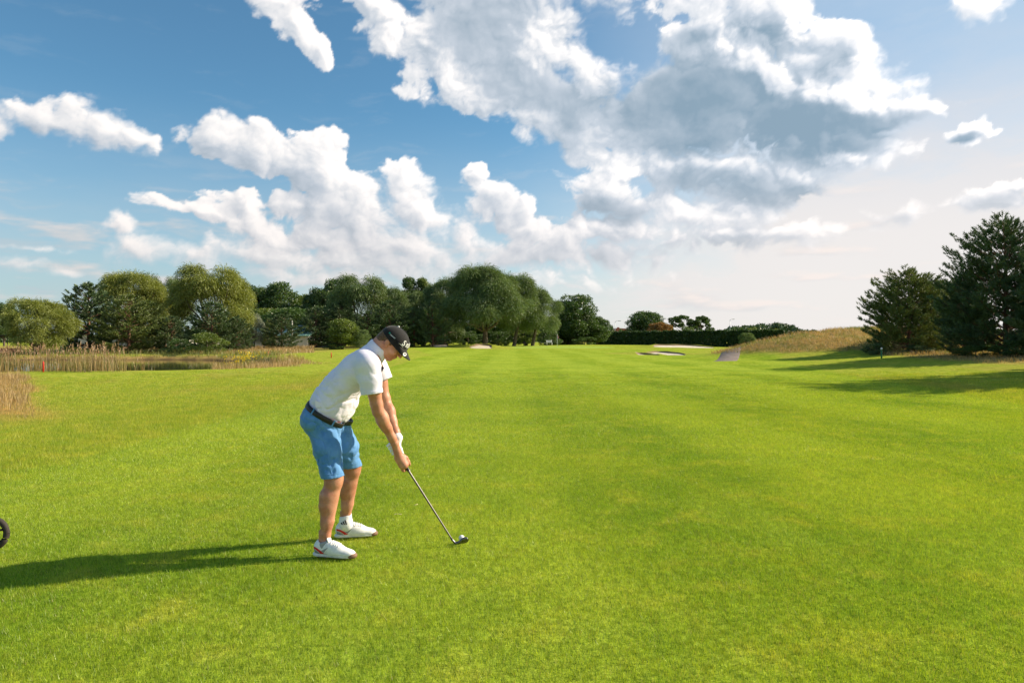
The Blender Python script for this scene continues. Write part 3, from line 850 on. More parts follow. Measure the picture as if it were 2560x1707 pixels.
at_px('pine_tree', PINE[0], 704, 786, 88, 92, 'small spreading pine standing in tall grass right of the silver tree', 'pine', M_PINE, M_PBARK, GP, H0=7, W0=6, rot=.5)
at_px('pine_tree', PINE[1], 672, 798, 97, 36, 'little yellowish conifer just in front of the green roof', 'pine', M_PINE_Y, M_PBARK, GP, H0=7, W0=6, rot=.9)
at_px('oak_tree', OAK[0], 10, 758, 128, 60, 'dark broadleaf tree at the left border behind the round willow', 'tree', M_OAK, group=GP, H0=10, W0=8)
# belt
oaks = [(640, 716, 128, 90, 0, 'dark oak just right of the widest pond willow', M_OAK), (700, 708, 130, 112, 1, 'broad black-green oak with a flat top left of the golfer', M_OAK),
        (762, 738, 134, 90, 2, 'lower green oak in the dip of the tree line left of the golfer', M_BUSH), (800, 722, 128, 84, 0, 'green oak behind the conifers left of the golfer', M_OAK),
        (846, 700, 130, 88, 1, 'tall oak whose top stands beside the grey-green willow', M_OAK), (612, 720, 140, 60, 2, 'oak half hidden behind the widest pond willow', M_OAK),
        (735, 770, 118, 150, 2, 'low spreading tree above the lamp post and green roof', M_OAK), (650, 772, 122, 110, 1, 'bright low tree above the green roof', M_BUSH)]
for px, ty, Y, w, k, lb, mt in oaks:
    at_px('oak_tree', OAK[k], px, ty, Y, w, lb, 'tree', mt, group=GB, H0=10, W0=8)
for px, ty, Y, w, k, lb, mt in [(790, 768, 106, 92, 0, 'dark pine leftmost in the row behind the golfer', M_PINE), (850, 756, 108, 110, 1, 'dense dark pine behind the young yellow-green tree', M_PINE),
        (975, 752, 104, 110, 0, 'pine standing right behind the golfer\'s cap', M_PINE), (1082, 748, 106, 82, 1, 'very dark pine left of the big round willow', M_PINE),
        (918, 778, 102, 90, 1, 'bluish pine above the golfer\'s back', M_PINE), (1035, 770, 107, 80, 0, 'low pine under the two pointed tops', M_PINE)]:
    at_px('pine_tree', PINE[k], px, ty, Y, w, lb, 'pine', mt, M_PBARK, GB, H0=7, W0=6)
at_px('willow_tree', WIL[2], 902, 692, 112, 168, 'wide grey-green willow above the golfer\'s back', 'willow', M_WILLOW, group=GB, rot=2.2)
at_px('willow_tree', WIL[1], 1000, 722, 116, 96, 'pale willow just right of the golfer\'s cap', 'willow', M_WILLOW, group=GB, rot=1.2)
at_px('poplar_tree', POPLAR, 1024, 694, 124, 46, 'left one of two pointed tree tops above the belt', 'tree', M_OAK, group=GB, H0=11, W0=4)
at_px('poplar_tree', POPLAR, 1057, 696, 125, 42, 'right one of two pointed tree tops above the belt', 'tree', M_BUSH, group=GB, H0=11, W0=4, rot=2)
at_px('willow_tree', WIL[0], 1110, 698, 120, 110, 'grey-green willow close behind the big round willow', 'willow', M_WILLOW, group=GB, rot=.4)
at_px('willow_tree', WIL[1], 1060, 730, 119, 110, 'shaded willow between the dark pines of the belt', 'willow', M_WILLOW, group=GB, rot=3.4)
at_px('young_tree', OAK[2], 856, 798, 87, 78, 'young yellow-green tree standing clear left of the golfer\'s shoulder', 'tree', M_BUSH, group=GB, H0=10, W0=8)
at_px('willow_bush', WIL_BUSH, 900, 824, 88, 62, 'small grey-green willow bush beside the young tree', 'bush', M_WILLOW, group=GB, H0=6, W0=7.4)
at_px('bush', BUSH[0], 832, 858, 86, 60, 'low dark bush at the foot of the young tree', 'bush', M_OAK, group=GB, H0=3, W0=3.6, trunk='stem')
at_px('big_willow', WIL_BIG, 1212, 670, 112, 196, 'big round willow with a thick forked trunk at the edge of the fairway', 'willow', M_WILLOW, group=GB, H0=13.2, W0=12.3, rot=0.0)
at_px('leaning_willow', WIL_LEAN, 1284, 690, 116, 150, 'willow leaning to the right behind the big round one', 'willow', M_WILLOW, group=GB, H0=12.4, W0=9.0, rot=0.0)
at_px('leaning_willow', WIL_LEAN, 1330, 722, 119, 130, 'rightmost leaning willow with one slim trunk', 'willow', M_WILLOW, group=GB, H0=12.4, W0=9.0, rot=-.25)
at_px('oak_tree', OAK[1], 1436, 738, 138, 104, 'dark oak standing right of the leaning willows', 'tree', M_OAK, group=GB, H0=10, W0=8)
at_px('oak_tree', OAK[0], 1492, 792, 142, 58, 'small dark oak at the right end of the tree belt', 'tree', M_OAK, group=GB, H0=10, W0=8)
BACK_ROW = ['beyond the silver tree and the building', 'beyond the small spreading pine', 'right of the concrete street lamp', 'beyond the leftmost pine of the belt', 'beyond the young yellow-green tree',
            'beyond the little willow bush', 'above the golfer\'s shoulders', 'above the golfer\'s cap', 'below the two pointed tops', 'beyond the very dark pine', 'left of the big willow\'s trunk',
            'beyond the big willow\'s trunk', 'between the big and the leaning willow', 'beyond the left leaning trunk', 'beyond the rightmost leaning willow', 'left of the dark oak', 'under the small oak at the belt\'s end']
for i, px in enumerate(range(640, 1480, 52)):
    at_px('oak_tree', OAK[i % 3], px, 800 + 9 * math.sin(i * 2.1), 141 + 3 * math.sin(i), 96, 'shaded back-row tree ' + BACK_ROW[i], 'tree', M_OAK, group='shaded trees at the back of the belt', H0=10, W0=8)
# lit undergrowth below the belt
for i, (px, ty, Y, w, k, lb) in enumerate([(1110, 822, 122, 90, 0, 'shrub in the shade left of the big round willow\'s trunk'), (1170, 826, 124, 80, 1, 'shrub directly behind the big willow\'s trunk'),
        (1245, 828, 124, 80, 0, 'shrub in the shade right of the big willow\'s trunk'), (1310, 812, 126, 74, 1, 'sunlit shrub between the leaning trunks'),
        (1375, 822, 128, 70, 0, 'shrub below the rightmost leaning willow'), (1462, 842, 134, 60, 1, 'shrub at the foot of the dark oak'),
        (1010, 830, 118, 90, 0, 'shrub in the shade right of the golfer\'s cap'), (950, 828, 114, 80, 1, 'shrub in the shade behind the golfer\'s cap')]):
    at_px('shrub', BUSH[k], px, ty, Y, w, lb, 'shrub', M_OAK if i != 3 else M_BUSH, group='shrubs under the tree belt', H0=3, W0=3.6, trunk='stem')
# far side
at_px('oak_tree', OAK[2], 1618, 779, 190, 92, 'far green tree behind the hedge with the russet tree before it', 'tree', M_OAK, group=GF, H0=10, W0=8)
at_px('russet_tree', OAK[0], 1648, 806, 178, 62, 'russet-brown leaved tree showing over the hedge', 'tree', M_ORANGE, group=GF, H0=10, W0=8)
at_px('airy_tree', AIRY, 1706, 788, 205, 66, 'thin airy tree over the hedge, left of its twin', 'tree', M_OAK, group=GF, H0=9, W0=8)
at_px('airy_tree', AIRY, 1752, 790, 206, 56, 'thin airy tree over the hedge, nearer to the right lamp post', 'tree', M_OAK, group=GF, H0=9, W0=8, rot=2)
at_px('bush', BUSH[1], 1521, 812, 175, 30, 'small round tree left of the red-roofed house', 'tree', M_OAK, group=GF, H0=3, W0=3.6, trunk='stem')
at_px('bush', BUSH[0], 1551, 822, 172, 20, 'small dark bush before the red-roofed house', 'bush', M_OAK, group=GF, H0=3, W0=3.6, trunk='stem')
at_px('bush', BUSH[0], 1722, 816, 165, 60, 'greyish bush showing over the hedge under the airy trees', 'bush', M_WILLOW, group=GF, H0=3, W0=3.6, trunk='stem')
at_px('bush', BUSH[1], 1843, 818, 160, 40, 'green bush over the hedge right of the lamp post', 'bush', M_OAK, group=GF, H0=3, W0=3.6, trunk='stem')
at_px('bush', BUSH[0], 1880, 818, 158, 40, 'bright bush over the hedge above the cart path', 'bush', M_BUSH, group=GF, H0=3, W0=3.6, trunk='stem')
at_px('bush', BUSH[1], 1930, 822, 160, 44, 'yellow-green bush over the hedge near the dune', 'bush', M_BUSH, group=GF, H0=3, W0=3.6, trunk='stem')
at_px('round_willow', WIL_BUSH, 1868, 832, 118, 40, 'small round willow standing before the hedge beside the path', 'willow', M_WILLOW, group=GF, H0=6, W0=7.4)
# right bank
at_px('pine_tree', PINE_NEAR[1], 2270, 676, 46, 188, 'bushy pine at the right end of the dune, two tips on its top', 'pine', M_PINE_Y, M_PBARK, GR, H0=6.5, W0=6.3, zoff=-.1)
at_px('pine_tree', PINE_NEAR[1], 2352, 700, 50, 130, 'pine half hidden between the bushy pine and the tallest pine', 'pine', M_PINE_Y, M_PBARK, GR, H0=6.5, W0=6.3, rot=2)
at_px('pine_tree', PINE_NEAR[0], 2515, 548, 37, 285, 'tallest and darkest pine at the right edge of the picture', 'pine', M_PINE, M_PBARK, GR, H0=8.3, W0=7.6)
at_px('pine_tree', PINE_NEAR[0], 2412, 690, 40, 120, 'lower pine pressed against the left side of the tallest pine', 'pine', M_PINE, M_PBARK, GR, H0=8.3, W0=7.6, rot=2.6)
at_px('pine_tree', PINE_NEAR[1], 2650, 610, 34, 220, 'pine cut by the right border of the picture', 'pine', M_PINE, M_PBARK, GR, H0=6.5, W0=6.3, rot=1.3)
x_, y_ = 22.8, 23.4
plant('pine_tree', PINE_NEAR[0], x_, y_, hz(x_, y_), 'pine outside the right border that throws the nearer long shadow on the fairway', 'pine', M_PINE, M_PBARK, (6.4, 6.4, 7.6), .4, GR)
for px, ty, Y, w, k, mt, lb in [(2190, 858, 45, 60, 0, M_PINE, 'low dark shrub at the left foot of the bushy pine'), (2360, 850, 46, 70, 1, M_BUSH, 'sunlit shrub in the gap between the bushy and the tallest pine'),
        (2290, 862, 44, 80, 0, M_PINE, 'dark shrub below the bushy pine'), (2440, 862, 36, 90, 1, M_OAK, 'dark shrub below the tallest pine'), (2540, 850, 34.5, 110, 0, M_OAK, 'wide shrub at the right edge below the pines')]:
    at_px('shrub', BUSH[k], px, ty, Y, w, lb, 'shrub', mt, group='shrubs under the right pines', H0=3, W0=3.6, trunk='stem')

# hedges ------------------------------------------------------------
def hedge(p0, p1, h, w, label, seed):
    g = np.random.default_rng(seed)
    L = math.hypot(p1[0] - p0[0], p1[1] - p0[1]); d = np.array([(p1[0] - p0[0]) / L, (p1[1] - p0[1]) / L]); nrm = np.array([-d[1], d[0]])
    n = int(L * 1000)
    u = g.uniform(0, L, n); face = g.random(n)
    ph = np.floor(u / 0.95); off = ((ph * 0.618) % 1.0)
    loc = np.abs((u / .95) % 1.0 - .5) * 2
    hh = h * (0.94 + .10 * off - .05 * loc)
    v = np.where(face < .45, -w / 2 + .22 * loc * g.random(n), np.where(face < .75, g.uniform(-w / 2, w / 2, n), w / 2 - .2 * loc))
    zz = np.where((face >= .45) & (face < .75), hh * g.uniform(.93, 1.02, n), hh * g.uniform(0, 1, n))
    x = p0[0] + d[0] * u + nrm[0] * v; y = p0[1] + d[1] * u + nrm[1] * v
    z = height(x, y) + zz
    p = np.stack([x, y, z], -1)
    V = leaf_tris(p, unit(g.normal(size=(n, 3)) + np.array([0, 0, .9])), g.uniform(.20, .42, n), g.uniform(.09, .18, n), g)
    T = np.stack([np.clip(.15 + .4 * off + .4 * g.random(n), 0, 1), (g.random(n) > .9) * .4, g.random(n)], -1)
    c = np.array([(p0[0] + p1[0]) / 2, (p0[1] + p1[1]) / 2, 0])
    root = bpy.data.objects.new('hedge', None); COL.objects.link(root); root.location = c
    root['label'] = label; root['category'] = 'hedge'
    link('foliage', tri_mesh('hedge_foliage', V - c, T), root, M_THUJA)
    # stems
    polys = []
    for k in range(int(L / .95)):
        q = (k + .5) * .95
        bx, by = p0[0] + d[0] * q, p0[1] + d[1] * q; bz = hz(bx, by)
        polys.append((np.array([[bx, by, bz - .2], [bx, by, bz + h * .85]]) - c, [.05, .02]))
    tv, tq = tubes(polys, 4)
    link('stem', new_mesh('hedge_stem', tv, tq), root, M_BARK)
def P2(px, Y): return (gx(px, Y), Y)
hedge(P2(1488, 158), P2(1965, 128), 3.25, 1.4, 'long dark clipped hedge closing the fairway behind the bunkers', 5)
hedge(P2(1362, 146), P2(1438, 148), 2.9, 1.4, 'short dark hedge right of the willows, behind the white bench', 6)

# far wood on the hill -----------------------------------------------
def far_wood():
    g = np.random.default_rng(9)
    Y0 = 620.0; n = 16000; trees = 150
    tx = np.sort(g.uniform(1765, 2120, trees)); 
    prof = np.interp(tx, [1760, 1800, 1850, 1900, 1955, 1985, 2010, 2060, 2120], [838, 830, 818, 813, 809, 820, 828, 834, 838])
    TY = Y0 + g.uniform(-30, 40, trees)
    X = (tx - 1280) / F * TY; top = CAM_H + (HORIZON - prof + g.normal(0, 2.0, trees)) / F * TY
    bi = g.integers(0, trees, n)
    t = g.random(n) ** .6
    rad = 4.6 * np.sqrt(np.clip(1.05 - t ** 1.5, 0, 1))
    a = g.uniform(0, 6.28, n)
    p = np.stack([X[bi] + rad * np.cos(a), TY[bi] + rad * np.sin(a), top[bi] * t], -1)
    V = leaf_tris(p, unit(g.normal(size=(n, 3)) + np.array([0, 0, .5])), g.uniform(1.2, 2.6, n), g.uniform(.5, 1.0, n), g)
    T = np.stack([np.clip(g.random(trees)[bi] * .6 + g.random(n) * .3, 0, 1), g.random(n) * 0, g.random(n)], -1)
    o = link('far_wood', tri_mesh('far_wood', V, T), None, M_PINE, kind='stuff', label='blue-green wooded hill on the horizon beyond the hedge')
    # low distant tree line all round the horizon
    n = 26000
    ang = np.concatenate([g.uniform(-1.0, 1.0, 20000), g.uniform(1.0, 5.28, 6000)])
    R = 420 + 260 * g.random(n)
    hgt = 3.5 + 3.0 * np.abs(np.sin(ang * 23)) + 2.5 * np.abs(np.sin(ang * 71 + 1))
    keep = ~((ang > .16) & (ang < .28) & (g.random(n) < .5))
    p = np.stack([R * np.sin(ang), R * np.cos(ang), g.random(n) * hgt * R / 560], -1)
    V = leaf_tris(p[keep], unit(g.normal(size=(keep.sum(), 3))), g.uniform(1.5, 3.5, keep.sum()), g.uniform(.8, 1.6, keep.sum()), g)
    T = np.stack([g.random(keep.sum()) * .8, g.random(keep.sum()) * 0, g.random(keep.sum())], -1)
    link('horizon_wood', tri_mesh('horizon_wood', V, T), None, M_PINE, kind='stuff', label='low band of distant woodland along the horizon')
far_wood()

# tall grasses --------------------------------------------------------
def blades(x, y, h, w, g, lean=.25, segs=2, z=None):
    """bent blades; returns tri soup"""
    n = len(x); z0 = (height(x, y) if z is None else z) - .03
    a = g.uniform(0, 6.28, n); b = g.uniform(0, 6.28, n)
    wx, wy = np.cos(a) * w / 2, np.sin(a) * w / 2
    l = h * lean * g.uniform(.2, 1.2, n); lx, ly = np.cos(b) * l, np.sin(b) * l
    p0 = np.stack([x, y, z0], -1); p1 = np.stack([x + lx * .35, y + ly * .35, z0 + h * .6], -1); p2 = np.stack([x + lx, y + ly, z0 + h], -1)
    o = np.stack([wx, wy, np.zeros(n)], -1)
    t1 = np.stack([p0 - o, p0 + o, p1 + o * .8], 1); t2 = np.stack([p0 - o, p1 + o * .8, p1 - o * .8], 1); t3 = np.stack([p1 - o * .8, p1 + o * .8, p2], 1)
    return np.concatenate([t1, t2, t3], 1).reshape(-1, 3), p2, np.stack([lx, ly, h * .6], -1)
def tall_grass(name, x, y, h, w, mat, seed, label, lean=.3, z=None):
    g = np.random.default_rng(seed)
    V, tip, dr = blades(x, y, h, w, g, lean, z=z)
    tt = np.stack([g.random(len(x)), (g.random(len(x)) > .85) * .6, g.random(len(x))], -1)
    me = tri_mesh(name, V, np.repeat(tt, 3, axis=0))
    return link(name, me, None, mat, kind='stuff', label=label), tip, dr
def sample(n, g, xr, yr, cond):
    x = g.uniform(*xr, n); y = g.uniform(*yr, n); k = cond(x, y); return x[k], y[k]
g = np.random.default_rng(77)
# reeds before the pond
cx = g.normal(0, 1, 4000)
x, y = sample(15000, g, (-30, -13), (24, 36), lambda x, y: (np.abs(y - 30.3) < 1.5 + .5 * np.sin(x)) & (x < -17.2 + .8 * np.sin(y * 2)) & (g.random(len(x)) < .22 + .62 * (gnoise(x * .9, y * .9) > -.05)) & (pond_field(x, y) < .03))
h = g.uniform(.5, 1.0, len(x))
tall_grass('reeds', x, y, h, .022, M_REED, 1, 'tall reeds in front of the pond at the left')
k = g.random(len(x)) < .28
xs, ys = x[k], y[k]
hs = g.uniform(.85, 1.28, len(xs))
gg = np.random.default_rng(2)
V, tip, dr = blades(xs, ys, hs, .012, gg, .12)
# plumes at the tips
m = 9; ii = np.repeat(np.arange(len(xs)), m)
q = tip[ii] - unit(dr[ii]) * gg.uniform(0, .26, len(ii))[:, None]
PV = leaf_tris(q, unit(unit(dr[ii]) + gg.normal(0, .3, (len(ii), 3))), gg.uniform(.07, .13, len(ii)), gg.uniform(.008, .016, len(ii)), gg)
T = np.concatenate([np.repeat(np.stack([gg.random(len(xs))] * 3, -1) * [1, 0, 1], 3, axis=0), np.stack([gg.random(len(ii)), gg.random(len(ii)) * .3, gg.random(len(ii))], -1)])
link('reed_plumes', tri_mesh('reed_plumes', np.concatenate([V, PV]), T), None, M_PLUME, kind='stuff', label='tan feathery reed heads standing above the reeds at the pond')
# dry grass at the left border, near
x, y = sample(46000, g, (-20, -8), (12, 27), lambda x, y: (zones(x, y)[1] > .45) & (x < -.70 * y) & (gnoise(x * 1.2, y * 1.2) > -.35))
tall_grass('dry_grass', x, y, g.uniform(.08, .34, len(x)) * (.8 + .8 * gnoise(x * .8, y * .8)), .008, M_STRAW, 3, 'tall dry straw-coloured grass at the left border')
# grass between pond and mound
x, y = sample(20000, g, (-24, -8), (29, 46), lambda x, y: (pond_field(x, y) > -.17) & (pond_field(x, y) < .01) & (x > -.44 * y) | ((np.abs(y - 40.5 - .3 * (x + 12)) < 1.0) & (x > -17) & (x < -10.5 )))
tall_grass('bank_grass', x, y, g.uniform(.2, .70, len(x)) * ss(-x, 9.5, 15.5), .018, M_STRAW, 4, 'pale tall grass on the right bank of the pond')
x, y = sample(40000, g, (-60, -12), (30, 80), lambda x, y: (pond_field(x, y) > -.25) & (pond_field(x, y) < -.05) & (y > 58))
tall_grass('far_bank_grass', x, y, g.uniform(.2, .75, len(x)), .028, M_MEADOW, 5, 'green grass along the far bank of the pond', lean=.6)
x, y = sample(42000, g, (-60, -13), (60, 96), lambda x, y: (pond_field(x, y) < -.1) & (x < -.29 * y) & (y > 66 - .9 * (x + 26)) & (x > -.66 * y) & (g.random(len(x)) < .75))
tall_grass('meadow_grass', x, y, g.uniform(.18, .62, len(x)), .03, M_STRAW, 6, 'dry meadow grass in front of the trees', lean=.6)
# yellow flowers at the pond's right end
x, y = sample(110, g, (-14.6, -13.2), (34, 36.5), lambda x, y: x == x)
V, tip, dr = blades(x, y, g.uniform(.5, .9, len(x)), .02, g, .1)
FV = leaf_tris(np.repeat(tip, 6, axis=0), unit(g.normal(size=(len(tip) * 6, 3))), np.full(len(tip) * 6, .07), np.full(len(tip) * 6, .02), g)
link('yellow_flowers', tri_mesh('yellow_flowers', FV, g.random((len(tip) * 6, 3))), None, M_FLOWER, kind='stuff', label='yellow wild flowers at the right end of the pond')
link('flower_stems', tri_mesh('flower_stems', V, g.random((len(V) // 3, 3)) * [1, .2, 1]), None, M_MEADOW, kind='stuff', label='green stems of the yellow flowers by the pond')
# dune grass
x, y = sample(95000, g, (15, 58), (42, 74), lambda x, y: (zones(x, y)[1] > .45) & (x > 15))
k = gnoise(x * .4, y * .4) + .5 * gnoise(x * 1.3, y * 1.3)
a_ = k > .0
tall_grass('dune_grass', x[a_], y[a_], g.uniform(.12, .38, a_.sum()), .020, M_STRAW, 7, 'dry golden grass covering the dune', lean=.9)
b_ = ~a_
tall_grass('green_dune_grass', x[b_], y[b_], g.uniform(.10, .28, b_.sum()), .022, M_MEADOW, 8, 'green tufts of grass between the dry grass on the dune', lean=.9)
x, y = sample(30000, g, (18, 36), (29, 52), lambda x, y: (zones(x, y)[1] > .35) & (g.random(len(x)) < .8))
tall_grass('pine_edge_grass', x, y, g.uniform(.06, .28, len(x)), .011, M_STRAW, 9, 'brownish grass along the foot of the right pines', lean=.8)
print('plants', round(time.time() - T0, 1))
# ------------------------------------------------------------------ the golfer
def W3(px, py, Y):
    return np.array([(px - 1280) / F * Y, Y, CAM_H + (HORIZON - py) / F * Y])
MPP = 4.75 / F       # metres per photo pixel at the golfer
class Field:
    def __init__(s, lo, hi, h):
        s.lo = np.floor(np.array(lo, float) / h) * h; s.h = h
        s.n = np.ceil((np.array(hi) - s.lo) / h).astype(int) + 1
        s.f = np.full(s.n, 1.0, dtype=np.float32)
        s.ax = [s.lo[i] + np.arange(s.n[i]) * h for i in range(3)]
    def box(s, lo, hi, m):
        a = np.clip(np.floor((np.array(lo) - m - s.lo) / s.h).astype(int), 0, s.n - 1)
        b = np.clip(np.ceil((np.array(hi) + m - s.lo) / s.h).astype(int) + 1, 1, s.n)
        sl = tuple(slice(a[i], b[i]) for i in range(3))
        g = np.meshgrid(*[s.ax[i][sl[i]] for i in range(3)], indexing='ij')
        return sl, np.stack(g, -1).astype(np.float32)
    def comb(s, sl, d, k, op):
        cur = s.f[sl]
        if op == 'add':
            if k > 0:
                h = np.maximum(k - np.abs(cur - d), 0) / k
                s.f[sl] = np.minimum(cur, d) - h * h * k * .25
            else: s.f[sl] = np.minimum(cur, d)
        else:
            d = -d
            if k > 0:
                h = np.maximum(k - np.abs(cur - d), 0) / k
                s.f[sl] = np.maximum(cur, d) + h * h * k * .25
            else: s.f[sl] = np.maximum(cur, d)
    def cone(s, a, b, ra, rb, k=0.01, op='add'):
        a = np.asarray(a, float); b = np.asarray(b, float); r = max(ra, rb)
        sl, p = s.box(np.minimum(a, b) - r, np.maximum(a, b) + r, k + .03)
        if p.size == 0: return
        ab = b - a; t = np.clip(((p - a) @ ab) / max(ab @ ab, 1e-9), 0, 1)
        d = np.linalg.norm(p - (a + t[..., None] * ab), axis=-1) - (ra + (rb - ra) * t)
        s.comb(sl, d, k, op)
    def chain(s, pts, rad, k=0.01, op='add'):
        for i in range(len(pts) - 1): s.cone(pts[i], pts[i + 1], rad[i], rad[i + 1], k, op)
    def ell(s, c, r, ax=None, k=0.01, op='add'):
        c = np.asarray(c, float); r = np.asarray(r, float); R = max(r)
        sl, p = s.box(c - R, c + R, k + .03)
        if p.size == 0: return
        q = p - c
        if ax is not None: q = q @ np.asarray(ax, float).T
        k0 = np.linalg.norm(q / r, axis=-1); k1 = np.linalg.norm(q / (r * r), axis=-1) + 1e-9
        s.comb(sl, k0 * (k0 - 1) / k1, k, op)
    def loft(s, pts, ru, rv, U, k=0.01, op='add'):
        """tube of elliptical sections; U = fixed side axis (ru), rv across it"""
        pts = [np.asarray(p, float) for p in pts]; U = unit(np.asarray(U, float))
        for i in range(len(pts) - 1):
            a, b = pts[i], pts[i + 1]; R = max(ru[i], ru[i + 1], rv[i], rv[i + 1])
            sl, p = s.box(np.minimum(a, b) - R, np.maximum(a, b) + R, k + .03)
            if p.size == 0: continue
            ab = b - a; t = np.clip(((p - a) @ ab) / (ab @ ab), 0, 1)
            q = p - (a + t[..., None] * ab)
            u = q @ U; qv = q - u[..., None] * U; v = np.linalg.norm(qv, axis=-1)
            eu = ru[i] + (ru[i + 1] - ru[i]) * t; ev = rv[i] + (rv[i + 1] - rv[i]) * t
            k0 = np.sqrt((u / eu) ** 2 + (v / ev) ** 2); k1 = np.sqrt((u / eu ** 2) ** 2 + (v / ev ** 2) ** 2) + 1e-9
            s.comb(sl, k0 * (k0 - 1) / k1, k, op)
    def plane(s, c, nrm, k=0.0):
        """keep the side the normal points away from"""
        nrm = unit(np.asarray(nrm, float)); c = np.asarray(c, float)
        g = np.meshgrid(*s.ax, indexing='ij')
        d = (g[0] - c[0]) * nrm[0] + (g[1] - c[1]) * nrm[1] + (g[2] - c[2]) * nrm[2]
        s.f = np.maximum(s.f, d.astype(np.float32))
    def coords(s):
        return np.meshgrid(*s.ax, indexing='ij')
    def mesh(s, name):
        f = s.f; ins = f < 0
        nx, ny, nz = f.shape
        cnt = np.zeros((nx - 1, ny - 1, nz - 1), dtype=np.int8)
        for dx in (0, 1):
            for dy in (0, 1):
                for dz in (0, 1): cnt += ins[dx:nx - 1 + dx, dy:ny - 1 + dy, dz:nz - 1 + dz]
        act = np.argwhere((cnt > 0) & (cnt < 8))
        vid = np.full(cnt.shape, -1, dtype=np.int64); vid[tuple(act.T)] = np.arange(len(act))
        corners = [(a, b, c) for a in (0, 1) for b in (0, 1) for c in (0, 1)]
        acc = np.zeros((len(act), 3)); num = np.zeros(len(act))
        for i, c0 in enumerate(corners):
            for c1 in corners[i + 1:]:
                if sum(abs(p - q) for p, q in zip(c0, c1)) != 1: continue
                v0 = f[tuple((act + c0).T)]; v1 = f[tuple((act + c1).T)]
                m = (v0 < 0) != (v1 < 0)
                t = np.where(m, v0 / np.where(m, v0 - v1, 1), 0)
                pt = act + np.array(c0) + t[:, None] * (np.array(c1) - np.array(c0))
                acc[m] += pt[m]; num[m] += 1
        V = s.lo + acc / num[:, None] * s.h
        Q = []
        for ax in range(3):
            o1, o2 = [(1, 2), (2, 0), (0, 1)][ax]
            a = ins; sl0 = [slice(None)] * 3; sl1 = [slice(None)] * 3
            sl0[ax] = slice(0, -1); sl1[ax] = slice(1, None)
            cr = np.argwhere(ins[tuple(sl0)] != ins[tuple(sl1)])
            ok = (cr[:, o1] > 0) & (cr[:, o2] > 0) & (cr[:, o1] < f.shape[o1] - 1) & (cr[:, o2] < f.shape[o2] - 1)
            cr = cr[ok]
            fl = ins[tuple(cr.T)]
            e1 = np.zeros(3, int); e1[o1] = 1; e2 = np.zeros(3, int); e2[o2] = 1
            q = np.stack([vid[tuple((cr - e1 - e2).T)], vid[tuple((cr - e2).T)], vid[tuple(cr.T)], vid[tuple((cr - e1).T)]], -1)
            q[~fl] = q[~fl][:, ::-1]
            Q.append(q)
        Q = np.concatenate(Q); Q = Q[(Q >= 0).all(1)]
        # one pass of relaxing takes the grid out of the surface
        for _ in range(2):
            s_ = np.zeros_like(V); c_ = np.zeros(len(V))
            for a, b in ((0, 1), (1, 2), (2, 3), (3, 0)):
                np.add.at(s_, Q[:, a], V[Q[:, b]]); np.add.at(c_, Q[:, a], 1)
                np.add.at(s_, Q[:, b], V[Q[:, a]]); np.add.at(c_, Q[:, b], 1)
            V = V * .5 + .5 * s_ / np.maximum(c_, 1)[:, None]
        return new_mesh(name, V, Q)

# materials
def skin_material():
    m, n = new_mat('skin')
    geo = n.node('ShaderNodeNewGeometry')
    a = n.noise(geo.outputs['Position'], 14.0, 4, .6); b = n.noise(geo.outputs['Position'], 90.0, 3, .6)
    col = n.mix(n.sstep(a, .3, .7), (0.43, 0.165, 0.095), (0.58, 0.280, 0.175))
    col = n.mix(n.math('MULTIPLY', n.sstep(b, .5, .7), .25), col, (0.40, 0.15, 0.09))
    bs = n.node('ShaderNodeBsdfPrincipled'); n.put(bs.inputs['Base Color'], col)
    bs.inputs['Roughness'].default_value = .5; bs.inputs['Subsurface Weight'].default_value = .12
    bs.inputs['Subsurface Radius'].default_value = (.012, .005, .003); bs.inputs['Subsurface Scale'].default_value = 1.0
    bp = n.node('ShaderNodeBump'); bp.inputs['Strength'].default_value = .35; bp.inputs['Distance'].default_value = .004
    n.put(bp.inputs['Height'], n.math('ADD', n.math('MULTIPLY', a, .5), n.math('MULTIPLY', b, .3))); n.put(bs.inputs['Normal'], bp.outputs[0])
    o = n.node('ShaderNodeOutputMaterial'); n.put(o.inputs[0], bs.outputs[0]); return m
def cloth_material(name, c0, c1, scale=18, bump=.01, rough=.85, weave=True, sheen=.2):
    m, n = new_mat(name)
    geo = n.node('ShaderNodeNewGeometry')
    a = n.noise(geo.outputs['Position'], scale, 4, .55); w = n.noise(geo.outputs['Position'], 420.0, 2, .5)
    bs = n.node('ShaderNodeBsdfPrincipled'); n.put(bs.inputs['Base Color'], n.mix(n.sstep(a, .35, .65), c0, c1))
    bs.inputs['Roughness'].default_value = rough; bs.inputs['Sheen Weight'].default_value = sheen
    bs.inputs['Specular IOR Level'].default_value = .25
    bp = n.node('ShaderNodeBump'); bp.inputs['Strength'].default_value = .6; bp.inputs['Distance'].default_value = bump
    h = n.noise(n.vmath('MULTIPLY', geo.outputs['Position'], (1, 1, 1)), scale * .6, 3, .5, dist=1.5)
    n.put(bp.inputs['Height'], n.math('ADD', h, n.math('MULTIPLY', w, .04))); n.put(bs.inputs['Normal'], bp.outputs[0])
    o = n.node('ShaderNodeOutputMaterial'); n.put(o.inputs[0], bs.outputs[0]); return m
